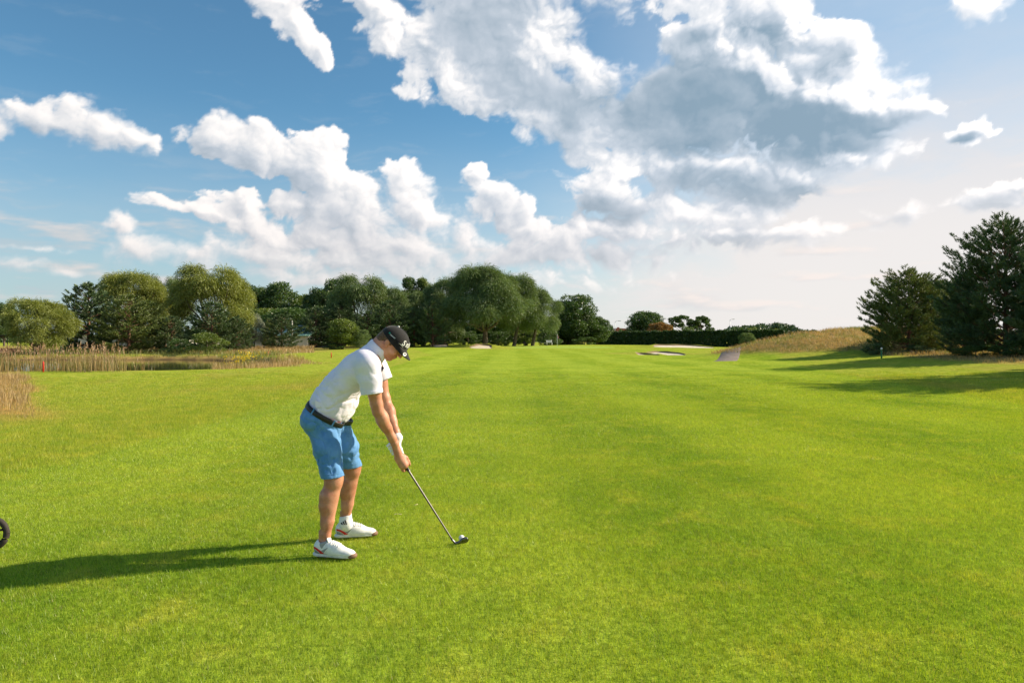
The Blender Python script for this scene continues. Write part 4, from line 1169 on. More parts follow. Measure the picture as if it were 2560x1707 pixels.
def plain(name, col, rough=.5, metal=0.0, spec=.5):
    m, n = new_mat(name)
    geo = n.node('ShaderNodeNewGeometry'); a = n.noise(geo.outputs['Position'], 35.0, 4, .6)
    bs = n.node('ShaderNodeBsdfPrincipled')
    n.put(bs.inputs['Base Color'], n.mix(n.sstep(a, .3, .7), tuple(c * .88 for c in col), tuple(min(1, c * 1.06) for c in col)))
    n.put(bs.inputs['Roughness'], n.sstep(a, .3, .7, max(0, rough - .06), min(1, rough + .06)))
    bs.inputs['Metallic'].default_value = metal; bs.inputs['Specular IOR Level'].default_value = spec
    o = n.node('ShaderNodeOutputMaterial'); n.put(o.inputs[0], bs.outputs[0]); return m
M_SKIN = skin_material()
M_SHIRT = cloth_material('white_polo', (0.715, 0.69, 0.82), (0.765, 0.74, 0.86), 9, .006)
M_SHORTS = cloth_material('blue_cotton', (0.070, 0.215, 0.47), (0.115, 0.285, 0.57), 11, .012)
M_CAP = cloth_material('black_cap_cloth', (0.006, 0.006, 0.007), (0.012, 0.011, 0.012), 30, .002, .8, sheen=.15)
M_HAIR = cloth_material('brown_hair', (0.075, 0.040, 0.020), (0.16, 0.09, 0.045), 160, .003, .7)
M_WHITE = plain('white_leather', (0.80, 0.80, 0.78), .45)
M_OFFW = plain('white_rubber', (0.72, 0.72, 0.70), .6)
M_GREY = plain('grey_trim', (0.30, 0.31, 0.32), .7)
M_RED = plain('red_trim', (0.62, 0.012, 0.02), .5)
M_BRED = plain('dark_red_edge', (0.12, 0.006, 0.008), .6)
M_GUM = plain('brown_rubber', (0.22, 0.12, 0.07), .7)
M_BLACK = plain('black_trim', (0.012, 0.012, 0.013), .5)
M_SOCK = cloth_material('white_sock', (0.74, 0.74, 0.76), (0.82, 0.82, 0.83), 60, .003)
M_GLOVE = cloth_material('white_glove', (0.78, 0.78, 0.79), (0.84, 0.84, 0.85), 40, .004, .6)
M_STEEL = plain('steel', (0.17, 0.16, 0.155), .45, 1.0)
M_DSTEEL = plain('dark_steel', (0.16, 0.16, 0.17), .3, 1.0)
M_GREENP = plain('green_patch', (0.01, 0.33, 0.20), .6)
M_YEL = plain('yellow_trim', (0.75, 0.40, 0.03), .6)

Y0 = 4.75
man = bpy.data.objects.new('person', None); COL.objects.link(man)
mb = W3(850, 1373, Y0); man.location = (mb[0], mb[1], hz(mb[0], mb[1]))
man['label'] = 'golfer in white polo, blue shorts and black cap bending over his club'
man['category'] = 'person'
MO = np.array(man.location)
def man_part(name, me, mat, parent=None, **kw):
    """mesh given in world space; stored relative to the golfer"""
    n = len(me.vertices); a = np.empty(n * 3, np.float32); me.vertices.foreach_get('co', a)
    a = a.reshape(-1, 3) - MO; me.vertices.foreach_set('co', a.astype(np.float32).ravel()); me.update()
    return link(name, me, parent or man, mat, **kw)

# joints -----------------------------------------------------------
YN, YF = 4.53, 4.97          # near and far foot
aN = W3(812, 1352, 4.55); aF = W3(864, 1300, 4.97)
kN = W3(834, 1200, 4.58); kF = W3(880, 1172, 4.93)
hN = W3(800, 1062, 4.66); hF = W3(828, 1052, 4.84)
pelvis = W3(806, 1040, Y0)
waist = W3(818, 1018, Y0)
ribs = W3(856, 965, Y0)
chest = W3(893, 925, Y0)
uppr = W3(920, 898, Y0)
neck0 = W3(934, 888, Y0)
neck1 = W3(958, 866, Y0)
sN = W3(921, 914, 4.57); sF = W3(935, 906, 4.92)
eN = W3(945, 1028, 4.60); eF = W3(966, 1012, 4.90)
wN = W3(987, 1108, 4.705); wF = W3(994, 1094, 4.80)
U = np.array([0, 1.0, 0])

LO = W3(735, 1410, 4.75); HI = W3(1060, 790, 4.75)
def man_field(px0, py0, px1, py1, y0, y1, h):
    a = W3(px0, py1, 4.75); b = W3(px1, py0, 4.75)
    return Field((a[0], y0, a[2]), (b[0], y1, b[2]), h)

club_top = W3(974, 1098, 4.765); club_low = W3(1021, 1176, 4.775); club_tip = W3(1139, 1363, 4.80)
grip_dir = unit(club_tip - club_top)

def hand(Fd, wrist, palm_c, back_dir, finger_dir, radius_g, r=0.0, palm=(.040, .017, .046), first=0):
    """fingers wrapped round the grip line; returns nothing, writes into the field"""
def grip_pt(s): return club_top + grip_dir * s
def ring_finger(Fd, s, a0, a1, rg, rf, side, k=.004, n=6, adv=0.0):
    """finger curling round the grip at distance s from the butt, from angle a0 to a1"""
    e1 = unit(np.cross(grip_dir, np.array([0, 1.0, 0]))); e2 = np.cross(grip_dir, e1)
    pts = []
    for i in range(n):
        t = i / (n - 1); a = a0 + (a1 - a0) * t
        pts.append(grip_pt(s + adv * t) + (e1 * math.cos(a) + e2 * math.sin(a)) * rg)
    Fd.chain(pts, list(np.linspace(rf, rf * .82, n)), k)
e1g = unit(np.cross(grip_dir, np.array([0, 1.0, 0]))); e2g = np.cross(grip_dir, e1g)   # e1: across the picture, e2: along +-Y
def gp(s, u, v): return grip_pt(s) + e1g * u + e2g * v
SGN = 1.0 if e1g[0] > 0 else -1.0      # make u positive = towards the front (+X, up)
SV = 1.0 if e2g[1] > 0 else -1.0
def G(s, u, y): return grip_pt(s) + e1g * (u * SGN) + e2g * (y * SV)   # u: to the front, y: away from camera

def build_body():
    B = man_field(735, 795, 1065, 1412, 4.38, 5.12, .0046)
    # legs
    for (a, k_, h_, toe) in ((aN, kN, hN, -1), (aF, kF, hF, 1)):
        d = k_ - a
        back = np.array([-1.0, 0, 0])
        B.chain([a + [0, 0, -.03], a + d * .10, a + d * .30], [.028, .030, .039], .02)
        B.chain([a + d * .28 + back * .008, a + d * .58 + back * .020, a + d * .74 + back * .020, a + d * .92 + back * .006], [.035, .049, .053, .045], .03)
        B.cone(a + d * .35 + [.010, 0, 0], a + d * .9 + [.014, 0, 0], .030, .042, .02)
        B.ell(k_ + [.018, 0, .012], (.045, .048, .056), None, .03)
        B.ell(k_ + [.034, 0, .018], (.024, .028, .030), None, .02)
        B.chain([k_ + [-.006, 0, -.01], k_ * .5 + h_ * .5, h_], [.053, .070, .084], .03)
        B.cone(a + [-.010, 0, -.03], a + [.006, 0, -.050], .030, .026, .02)     # heel into the shoe
        B.ell(a + [.0, .030 * toe, -.004], (.014, .007, .016), None, .01)
        B.ell(a + [.0, -.030 * toe, -.006], (.014, .007, .016), None, .01)
        B.cone(a + [-.030, 0, -.02], a + [-.030, 0, .06], .012, .012, .02)      # tendon
    # trunk
    B.loft([pelvis, waist, ribs, chest, uppr], [.150, .145, .155, .170, .150], [.095, .090, .098, .105, .075], U, .03)
    B.chain([uppr, neck0, neck1, W3(968, 862, Y0)], [.070, .062, .058, .058], .03)
    # shoulders and arms
    for s_, e_, w_, yy in ((sN, eN, wN, -1), (sF, eF, wF, 1)):
        B.cone(uppr * .6 + s_ * .4, s_, .075, .062, .04)
        d = e_ - s_
        B.chain([s_, s_ + d * .45, s_ + d * .85, e_], [.060, .050, .040, .036], .02)
        B.ell(s_ + d * .52 + [.008, 0, 0], (.034, .036, .070), None, .03)
        f = w_ - e_
        B.chain([e_, e_ + f * .22, e_ + f * .5, e_ + f * .82, w_], [.036, .038, .034, .0275, .0255], .02)
        B.ell(e_ + f * .25 + [.004, 0, 0], (.034, .036, .060), None, .03)
        B.ell(e_ + [-.010, 0, -.004], (.020, .022, .026), None, .02)
        B.cone(w_ + [0, -.009, 0], w_ + [0, .009, 0], .023, .023, .01)
    # right hand (near): back of the hand towards the camera, low on the grip
    palm0 = wN; 
    B.chain([wN, G(.145, -.004, -.036), G(.205, .000, -.036)], [.026, .030, .027], .012)
    B.cone(G(.135, -.014, -.034), G(.200, -.020, -.030), .022, .018, .010)
    B.cone(G(.140, .014, -.032), G(.205, .014, -.026), .022, .018, .010)
    # knuckles then fingers that go down under and round the grip
    for i, s in enumerate((.152, .172, .193, .216)):
        rf = (.0085, .0095, .0098, .0095)[i]
        kn = G(s - .004, -.016, -.040 + .004 * i)
        B.chain([G(s - .03, -.006, -.040), kn, G(s + .006, -.034, -.026), G(s + .010, -.034, -.002), G(s + .008, -.018, .018), G(s + .006, .004, .024), G(s + .005, .016, .016)],
                [.011, rf + .0015, rf, rf * .97, rf * .92, rf * .85, rf * .75], .003)
    # forefinger reaches lower
    B.chain([G(.200, -.012, -.034), G(.236, -.030, -.022), G(.244, -.028, .002), G(.240, -.012, .018)], [.0105, .0100, .0092, .0085], .004)
    # thumb over the front of the grip
    B.chain([G(.130, .020, -.026), G(.168, .034, -.014), G(.200, .030, -.002), G(.226, .022, .003)], [.014, .0125, .0115, .0095], .006)
    B.ell(G(.222, .030, .002), (.006, .006, .010), None, .002)
    # left hand (inside the glove)
    B.chain([wF, G(.060, .006, .030), G(.105, .000, .030)], [.026, .027, .024], .012)
    B.cone(G(.05, -.012, .026), G(.11, -.014, .024), .018, .016, .008)
    for i, s in enumerate((.030, .052, .074, .096)):
        B.chain([G(s, -.004, .030), G(s + .002, -.026, .024), G(s + .004, -.034, .002), G(s + .004, -.022, -.016), G(s + .004, -.002, -.020)], [.010, .0095, .0092, .0088, .008], .003)
    B.chain([G(.055, .020, .024), G(.095, .026, .010), G(.135, .020, .004)], [.013, .012, .0095], .005)
    # head: skull axis tilted down
    hd = unit(np.array([31.0, 0, -37.0]))        # where the face looks
    upv = unit(np.array([37.0, 0, 31.0]))        # crown direction
    ax = np.stack([hd, U, upv])
    c = W3(984, 853, Y0)
    def Hh(f, y, u): return c + hd * f + U * y + upv * u
    B.ell(Hh(-.008, 0, .006), (.094, .074, .080), ax, .01)
    B.ell(Hh(.030, 0, -.035), (.062, .058, .070), ax, .03)
    # jaw and chin
    B.chain([Hh(-.020, .045, -.050), Hh(.030, .030, -.088), Hh(.066, .0, -.100)], [.020, .020, .018], .02)
    B.chain([Hh(-.020, -.045, -.050), Hh(.030, -.030, -.088), Hh(.066, .0, -.100)], [.020, .020, .018], .02)
    B.ell(Hh(.074, 0, -.096), (.016, .020, .014), ax, .012)
    B.ell(Hh(.055, 0, -.07), (.035, .034, .035), ax, .02)
    # brow, nose, lips, cheeks
    B.cone(Hh(.082, -.03, .012), Hh(.082, .03, .012), .011, .011, .012)
    B.chain([Hh(.088, 0, .004), Hh(.104, 0, -.020), Hh(.112, 0, -.034)], [.009, .010, .012], .008)
    B.cone(Hh(.098, -.012, -.038), Hh(.098, .012, -.038), .008, .008, .006)
    for yy in (-1, 1):
        B.ell(Hh(.090, .030 * yy, -.005), (.014, .016, .011), ax, .008, 'cut')
        B.ell(Hh(.077, .030 * yy, -.006), (.012, .012, .011), ax, .002)
        B.ell(Hh(.062, .042 * yy, -.032), (.022, .018, .020), ax, .02)
        # ear
        eax = np.stack([unit(hd + upv * .45), U, unit(upv - hd * .45)])
        B.ell(Hh(-.012, .077 * yy, -.034), (.019, .009, .031), eax, .005)
        B.ell(Hh(-.008, .087 * yy, -.032), (.010, .0075, .019), eax, .002, 'cut')
        B.ell(Hh(-.006, .078 * yy, -.036), (.005, .006, .009), eax, .003)
    B.cone(Hh(.096, -.014, -.060), Hh(.096, .014, -.060), .0075, .0075, .005)
    B.cone(Hh(.092, -.013, -.073), Hh(.092, .013, -.073), .008, .008, .005)
    B.cone(Hh(.104, -.02, -.0665), Hh(.104, .02, -.0665), .0022, .0022, .001, 'cut')
    # neck muscles
    B.cone(Hh(-.05, 0, -.05), neck0 + [-.02, 0, .0], .055, .062, .03)
    B.cone(Hh(-.03, -.045, -.06), neck0 + [.02, -.03, -.03], .018, .020, .02)
    return B, (c, hd, upv, ax, Hh)
B, (HC, hdv, upv, hax, Hh) = build_body()
body_mesh = B.mesh('golfer_body')
man_part('body', body_mesh.copy(), M_SKIN)
print('body', round(time.time() - T0, 1), len(body_mesh.polygons))

def folds(fd, fn):
    X, Y_, Z = fd.coords(); m = np.abs(fd.f) < .04
    d = fn(X[m], Y_[m], Z[m]); fd.f[m] += d.astype(np.float32)

# shirt -----------------------------------------------------------
S = man_field(740, 835, 1010, 1075, 4.42, 5.05, .0046)
wa = W3(823, 1030, Y0)
back_pts = [W3(822, 1024, Y0), W3(833, 1000, Y0), W3(858, 965, Y0), W3(893, 928, Y0), W3(918, 902, Y0)]
S.loft([W3(818, 1032, Y0)] + back_pts, [.178, .176, .172, .176, .186, .160], [.118, .126, .124, .120, .112, .082], U, .05)
S.ell(W3(857, 1011, Y0), (.088, .140, .083), None, .05)                      # belly hanging forward
S.ell(W3(905, 905, Y0), (.085, .150, .070), None, .05)                      # upper back
cuffN = W3(930, 984, 4.575); cuffF = W3(958, 953, 4.92)
for s_, c_, yy in ((sN, cuffN, -1), (sF, cuffF, 1)):
    S.cone(W3(914, 902, Y0 + yy * .09), s_, .080, .076, .05)
    S.chain([s_, s_ * .5 + c_ * .5, c_, c_ + unit(c_ - s_) * .05], [.076, .072, .066, .066], .03)
# collar
S.cone(neck0 + [-.010, 0, .01], W3(946, 878, Y0), .074, .066, .02)
S.cone(neck0 + [-.02, 0, -.01], W3(938, 884, Y0), .082, .074, .02)
def shirt_folds(X, Y_, Z):
    q = fbm(X * 7 + Y_ * 3, Z * 7 - Y_ * 4, 3)
    # folds fan from the armpit to the waist along the back line
    v = (X - sN[0]) * .69 + (Z - sN[2]) * .72      # along the spine
    w = -(X - sN[0]) * .72 + (Z - sN[2]) * .69      # across
    rid = lambda t: 1 - 2 * np.abs(np.sin(t)) ** .7
    q2 = fbm(X * 14 + 3, Z * 14 + Y_ * 6, 2)
    f1 = rid(w * 34 + v * 15 + q * 3.2) * ss(-v, 0.0, .18) * .0032
    f2 = rid(v * 32 + w * 9 + q * 4.5 + Y_ * 9) * .0024 * ss(-v, .17, .30)
    f3 = rid(Z * 42 + X * 26 + q2 * 3) * .0018 * ss(q, -.2, .3)
    return f1 * (.45 + .8 * ss(q2, -.3, .4)) + f2 + f3 + q * .002
folds(S, shirt_folds)
for s_, c_ in ((sN, cuffN), (sF, cuffF)):
    d = unit(c_ - s_)
    # cut the sleeve at the cuff and hollow it
    sl, p = S.box(c_ - .12, c_ + .12, .02)
    loc = (p - c_) @ d
    near = np.linalg.norm(p - c_, axis=-1) < .16
    mid = np.abs(p[..., 1] - c_[1]) < .10
    S.f[sl] = np.where(near & mid & (loc > -.05), np.maximum(S.f[sl], loc), S.f[sl])
    S.cone(c_ - d * .035, c_ + d * .06, .056, .060, .004, 'cut')
# hem at the waist
hem_n = unit(W3(790, 1060, Y0) - W3(822, 1020, Y0))
S.ell(W3(846, 1031, Y0), (.078, .158, .062), None, .04)
hem_c = (W3(776, 997, Y0) + W3(868, 1053, Y0)) / 2 + np.array([0, 0, -.019])
hl = unit(W3(868, 1053, Y0) - W3(776, 997, Y0)); hem_n = np.array([hl[2], 0, -hl[0]])
if hem_n[2] > 0: hem_n = -hem_n
S.plane(hem_c, hem_n)
# neck opening
S.cone(neck0 + [.03, 0, -.01], W3(975, 850, Y0), .055, .068, .004, 'cut')
shirt_mesh = S.mesh('golfer_shirt')
shirt = man_part('polo_shirt', shirt_mesh.copy(), M_SHIRT)
shirt['label'] = 'white short-sleeved polo shirt'
# collar flap
CF = man_field(900, 830, 990, 930, 4.60, 4.90, .0036)
nk = unit(W3(962, 856, Y0) - W3(936, 886, Y0))
CF.loft([W3(925, 897, Y0), W3(944, 873, Y0), W3(949, 866, Y0)], [.092, .083, .078], [.088, .078, .072], U, .01)
CF.cone(W3(928, 893, Y0), W3(975, 846, Y0), .068, .064, .004, 'cut')
CF.plane(W3(950, 864, Y0), nk); CF.plane(W3(925, 897, Y0) , -nk)
collar_mesh = CF.mesh('golfer_collar')
man_part('collar', collar_mesh, M_SHIRT, shirt)

# shorts ------------------------------------------------------------
T = man_field(742, 988, 920, 1213, 4.39, 5.11, .0046)
T.loft([W3(811, 1028, Y0), W3(801, 1048, Y0)], [.182, .190], [.110, .117], U, .04)
T.ell(W3(796, 1046, 4.66), (.108, .100, .110), None, .04)
T.ell(W3(800, 1044, 4.86), (.098, .098, .100), None, .04)
for h_, k_, hx, yy in ((hN, kN, (805, 860, 1192), -1), (hF, kF, (860, 904, 1167), 1)):
    cx_ = (hx[0] + hx[1]) / 2; Yk = k_[1]
    low = W3(cx_, hx[2] + 6, Yk); rad = (hx[1] - hx[0]) / 2 * Yk / F
    top_ = W3(812 if yy < 0 else 838, 1062, 4.66 if yy < 0 else 4.85)
    midp = W3(818 if yy < 0 else 866, 1120, (4.66 + Yk) / 2 if yy < 0 else (4.85 + Yk) / 2)
    T.loft([top_, midp, low], [.100, .090, .082], [.112 if yy < 0 else .100, .083 if yy < 0 else .078, rad - .001], U, .035)
def short_folds(X, Y_, Z):
    q = fbm(X * 8 + Y_ * 5, Z * 8 - Y_ * 3, 3)
    hip = 1 - ss(np.abs(Z - 0.86), 0, .16)
    rid = lambda t: 1 - 2 * np.abs(np.sin(t)) ** .75
    q2 = fbm(X * 16 + 3, Z * 16 + Y_ * 6, 2)
    f = rid(Z * 30 + X * 26 + q * 4.5) * .0055 * hip
    f = f + rid(X * 24 - Z * 8 + Y_ * 10 + q * 3.5) * .0038 * (1 - hip) + q * .006
    f = f + rid(Z * 24 - X * 15 + q * 4 + q2) * .0042 * (1 - ss(np.abs(Z - 0.64), 0, .13))
    return f
folds(T, short_folds)
i0 = np.round((T.lo - B.lo) / T.h).astype(int)
bs_ = B.f[i0[0]:i0[0] + T.n[0], i0[1]:i0[1] + T.n[1], i0[2]:i0[2] + T.n[2]] - .007
okx = (T.ax[0] < W3(903, 1000, 4.85)[0])[:, None, None]
T.f = np.where(okx, np.minimum(T.f, bs_), T.f).astype(np.float32)
for h_, k_, hx in ((hN, kN, (805, 860, 1192)), (hF, kF, (860, 904, 1167))):
    Yk = k_[1]; c_ = W3((hx[0] + hx[1]) / 2, hx[2], Yk)
    Xg, Yg, Zg = T.coords()
    mine = (Yg < 4.76) if h_ is hN else (Yg >= 4.76)
    T.f = np.where(mine, np.maximum(T.f, c_[2] + (Xg - c_[0]) * .10 - Zg), T.f).astype(np.float32)
    d = unit(k_ - h_)
    T.cone(c_ + [0, 0, .03], c_ + [0, 0, -.08], .052, .072, .004, 'cut')
T.plane((W3(776, 1001, Y0) + W3(868, 1054, Y0)) / 2, -hem_n)
shorts_mesh = T.mesh('golfer_shorts')
shorts = man_part('shorts', shorts_mesh.copy(), M_SHORTS)
shorts['label'] = 'light blue knee-length cotton shorts'

# surface helpers: lay small pieces on a surface ----------------------
def bvh(me): 
    return BVHTree.FromPolygons([v.co.copy() for v in me.vertices], [tuple(p.vertices) for p in me.polygons])
SH_T = bvh(shorts_mesh); BODY_T = bvh(body_mesh); SHIRT_T = bvh(shirt_mesh)
def strip_on(tree, name, outline_px, Yfront, thick, step=3.0, dirv=(0, 1, 0)):
    """a patch whose outline is traced on the side of the surface: a thin solid laid over it"""
    pts = np.array(outline_px, float)
    bm = bmesh.new()
    x0, y0 = pts.min(0); x1, y1 = pts.max(0)
    from mathutils.geometry import intersect_point_tri_2d
    def inside(px, py):
        c = False; j = len(pts) - 1
        for i in range(len(pts)):
            if (pts[i, 1] > py) != (pts[j, 1] > py) and px < (pts[j, 0] - pts[i, 0]) * (py - pts[i, 1]) / (pts[j, 1] - pts[i, 1]) + pts[i, 0]: c = not c
            j = i
        return c
    nx = max(2, int((x1 - x0) / step) + 1); ny = max(2, int((y1 - y0) / step) + 1)
    grid = {}
    D = Vector(dirv)
    for i in range(nx + 1):
        for j in range(ny + 1):
            px = x0 + (x1 - x0) * i / nx; py = y0 + (y1 - y0) * j / ny
            o = Vector(W3(px, py, Yfront))
            hit = tree.ray_cast(o, D, 1.0)
            if hit[0] is not None: grid[i, j] = (px, py, hit[0], hit[1] if hit[1].dot(D) < 0 else -hit[1])
    verts = {}; 
    for (i, j), (px, py, co, nn) in grid.items():
        verts[i, j] = (bm.verts.new(co + nn * thick), bm.verts.new(co - nn * thick))
    for i in range(nx):
        for j in range(ny):
            q = [(i, j), (i + 1, j), (i + 1, j + 1), (i, j + 1)]
            if all(k in grid for k in q) and inside(sum(grid[k][0] for k in q) / 4, sum(grid[k][1] for k in q) / 4):
                ds = [grid[k][2].y for k in q]
                if max(ds) - min(ds) < .05:
                    bm.faces.new([verts[k][0] for k in q])
    for v in list(bm.verts):
        if not v.link_faces: bm.verts.remove(v)
    me = bpy.data.meshes.new(name); bm.to_mesh(me); bm.free()
    me.polygons.foreach_set('use_smooth', [True] * len(me.polygons))
    return me

def side_hit(tree, px, py, Ys=4.2):
    a = W3(px, py, Ys); d = unit(W3(px, py, 5.5) - a)
    h = tree.ray_cast(Vector(a), Vector(d), 1.6)
    return None if h[0] is None else np.array(h[0])
# belt: a ring round the waist that follows the shorts ----------------
def ring_on(trees, c, nrm, width, thick, name, rmax=.4, pad=.003, n=72, arc=(0, 2 * math.pi)):
    nrm = unit(np.asarray(nrm, float)); a = unit(np.cross(nrm, U)); b = np.cross(nrm, a)
    rings = []
    for i in range(n + 1):
        t = arc[0] + (arc[1] - arc[0]) * i / n
        d = a * math.cos(t) + b * math.sin(t)
        rr = []
        for off in (-width / 2, 0, width / 2):
            best = .05
            for tree in trees:
                h = tree.ray_cast(Vector(c + nrm * off + d * rmax), Vector(-d), rmax)
                if h[0] is not None: best = max(best, rmax - h[3])
            rr.append(best)
        r = max(rr)
        rings.append((d, r))
    R = np.array([r for _, r in rings]); R = np.convolve(np.concatenate([R[-4:-1], R, R[1:4]]), np.ones(7) / 7, 'valid') if arc[1] - arc[0] > 6 else R
    V = []; Q = []
    for i, (d, _) in enumerate(rings):
        r = R[i] + pad
        for off, rr in ((-width / 2, r), (-width / 2 + .002, r + thick), (width / 2 - .002, r + thick), (width / 2, r), (width / 2, r - .006), (-width / 2, r - .006)):
            V.append(c + nrm * off + d * rr)
    for i in range(n):
        for k in range(6):
            Q.append((i * 6 + k, (i + 1) * 6 + k, (i + 1) * 6 + (k + 1) % 6, i * 6 + (k + 1) % 6))
    return new_mesh(name, np.array(V), np.array(Q)), rings, R
belt_c = (W3(774, 1006, Y0) + W3(862, 1057, Y0)) / 2
belt_me, brings, bR = ring_on([SH_T], belt_c, hem_n, .036, .003, 'golfer_belt')
belt = man_part('belt', belt_me, M_BLACK, shorts); belt['label'] = 'black belt with thin red edges'
for sg in (-1, 1):
    edge_me, _, _ = ring_on([SH_T], belt_c + hem_n * (.0135 * sg), hem_n, .0022, .0036, 'belt_edge', pad=.0032)
    man_part('belt_edge', edge_me, M_BRED, shorts)
# belt loops
a_b = unit(np.cross(hem_n, U)); b_b = np.cross(hem_n, a_b)
for t in (1.1, 1.9, 4.1, 4.75, 5.35):
    i = int(t / (2 * math.pi) * 72); d, _ = brings[i]; r = bR[i] + .008
    tang = unit(np.cross(hem_n, d))
    V = []
    for off in (-.024, .024):
        for s_ in (-.005, .005):
            for dr in (-.006, .001): V.append(belt_c + hem_n * off + tang * s_ + d * (r + dr))
    Q = [(0, 1, 3, 2), (4, 6, 7, 5), (0, 4, 5, 1), (2, 3, 7, 6), (0, 2, 6, 4), (1, 5, 7, 3)]
    man_part('belt_loop', new_mesh('belt_loop', np.array(V), np.array(Q), smooth=False), M_SHORTS, shorts)
# buckle at the front
d = unit(a_b * (1 if a_b[0] > 0 else -1)); 
fr = max(range(72), key=lambda i: brings[i][0][0])
bp_ = belt_c + brings[fr][0] * (bR[fr] + .008)
V = []
for off in (-.02, .02):
    for s_ in (-.025, .025):
        for dr in (-.004, .004): V.append(bp_ + hem_n * off + U * s_ + brings[fr][0] * dr)
man_part('belt_buckle', new_mesh('belt_buckle', np.array(V), np.array([(0, 1, 3, 2), (4, 6, 7, 5), (0, 4, 5, 1), (2, 3, 7, 6), (0, 2, 6, 4), (1, 5, 7, 3)]), smooth=False), M_STEEL, shorts)
# slanted pocket opening and side seam: thin raised welts
def welt(tree, name, path_px, Yfront, rad, mat, parent):
    pts = []
    P_ = np.array(path_px, float); n = 14
    tt = np.linspace(0, 1, n); seg = np.linspace(0, 1, len(P_))
    for t in tt:
        px = np.interp(t, seg, P_[:, 0]); py = np.interp(t, seg, P_[:, 1])
        h = side_hit(tree, px, py)
        if h is not None: pts.append(h)
    if len(pts) < 3: return
    V, Q = tubes([(np.array(pts), np.full(len(pts), rad))], 6)
    return man_part(name, new_mesh(name, V, Q), mat, parent)
welt(SH_T, 'pocket', [(790, 1030), (812, 1052), (826, 1046)], 4.3, .0028, M_SHORTS, shorts)
welt(SH_T, 'pocket', [(763, 1050), (785, 1058)], 4.3, .002, M_SHORTS, shorts)
welt(SH_T, 'seam', [(800, 1060), (812, 1110), (830, 1188)], 4.3, .0016, M_SHORTS, shorts)
welt(SH_T, 'hem', [(807, 1186), (832, 1185), (857, 1182)], 4.3, .0018, M_SHORTS, shorts)
welt(SHIRT_T, 'sleeve_seam', [(926, 893), (905, 905), (893, 930), (899, 958)], 4.3, .0011, M_SHIRT, shirt)
welt(SHIRT_T, 'sleeve_band', [(908, 977), (928, 979), (947, 979)], 4.3, .0018, M_SHIRT, shirt)
welt(SHIRT_T, 'back_seam', [(880, 905), (890, 930)], 4.3, .0014, M_SHIRT, shirt)
# shirt tail corner hanging over the belt
tail = np.array([W3(787, 999, 4.565), W3(802, 1006, 4.565), W3(801, 1017, 4.562), W3(790, 1019, 4.562)])
tb = np.concatenate([tail + [0, -.006, 0], tail + [0, .004, 0]])
man_part('shirt_tail', new_mesh('shirt_tail', tb, np.array([(0, 3, 2, 1), (4, 5, 6, 7), (0, 1, 5, 4), (1, 2, 6, 5), (2, 3, 7, 6), (3, 0, 4, 7)]), smooth=False), M_SHIRT, shirt)
# placket with black and yellow trim, seen at the throat
def bar(name, p0, p1, w, t, mat, parent, up=None):
    p0 = np.asarray(p0, float); p1 = np.asarray(p1, float); d = unit(p1 - p0)
    u = unit(np.cross(d, np.array([0, 1.0, 0]) if up is None else up)); v = np.cross(d, u)
    V = [p + u * a * w / 2 + v * b * t / 2 for p in (p0, p1) for a, b in ((-1, -1), (1, -1), (1, 1), (-1, 1))]
    return man_part(name, new_mesh(name, np.array(V), np.array([(0, 1, 2, 3), (7, 6, 5, 4), (0, 4, 5, 1), (1, 5, 6, 2), (2, 6, 7, 3), (3, 7, 4, 0)]), smooth=False), mat, parent)
bar('placket', W3(957, 917, 4.70), W3(951, 929, 4.69), .020, .012, M_BLACK, shirt)
bar('collar_trim', W3(952, 905, 4.70), W3(957, 917, 4.70), .006, .008, M_YEL, shirt)
bar('chest_badge', W3(951.5, 943, 4.72), W3(951, 950, 4.72), .018, .010, M_YEL, shirt)

# hair, cap ------------------------------------------------------------
Hf = man_field(935, 800, 1040, 900, 4.62, 4.88, .0036)
Hf.ell(Hh(-.012, 0, .002), (.099, .080, .083), hax, .01)
Hf.ell(Hh(-.056, 0, -.050), (.050, .063, .050), hax, .02)
Hf.cone(Hh(.020, -.074, -.010), Hh(.016, -.074, -.030), .008, .005, .008)     # sideburns
Hf.cone(Hh(.020, .074, -.010), Hh(.016, .074, -.030), .008, .005, .008)
Hf.ell(Hh(.052, 0, -.060), (.062, .12, .075), hax, .004, 'cut')
Hf.ell(Hh(-.012, -.088, -.034), (.023, .024, .036), hax, .004, 'cut')
Hf.ell(Hh(-.012, .088, -.034), (.023, .024, .036), hax, .004, 'cut')
folds(Hf, lambda X, Y_, Z: .0012 * np.sin(X * 300 + Z * 250 + Y_ * 100 + 3 * fbm(X * 60, Z * 60, 2)))
man_part('hair', Hf.mesh('golfer_hair'), M_HAIR)
Cf = man_field(930, 795, 1050, 905, 4.60, 4.90, .0034)
Cf.ell(Hh(-.004, 0, .012), (.104, .086, .090), hax, .01)
Cf.ell(Hh(-.030, 0, -.010), (.074, .078, .060), hax, .02)
Cf.ell(Hh(.028, 0, .014), (.077, .080, .074), hax, .03)
Cf.ell(Hh(-.008, 0, .002), (.096, .078, .083), hax, .003, 'cut')
cut_c = Hh(.0, 0, -.012); cn = unit(-upv * 1.0 - hdv * .04)
Cf.plane(cut_c, cn)
cap_dome = Cf.mesh('cap_crown')
cap = man_part('cap', cap_dome.copy(), M_CAP); cap['label'] = 'black baseball cap with white lettering on the front'
CAP_T = bvh(cap_dome)
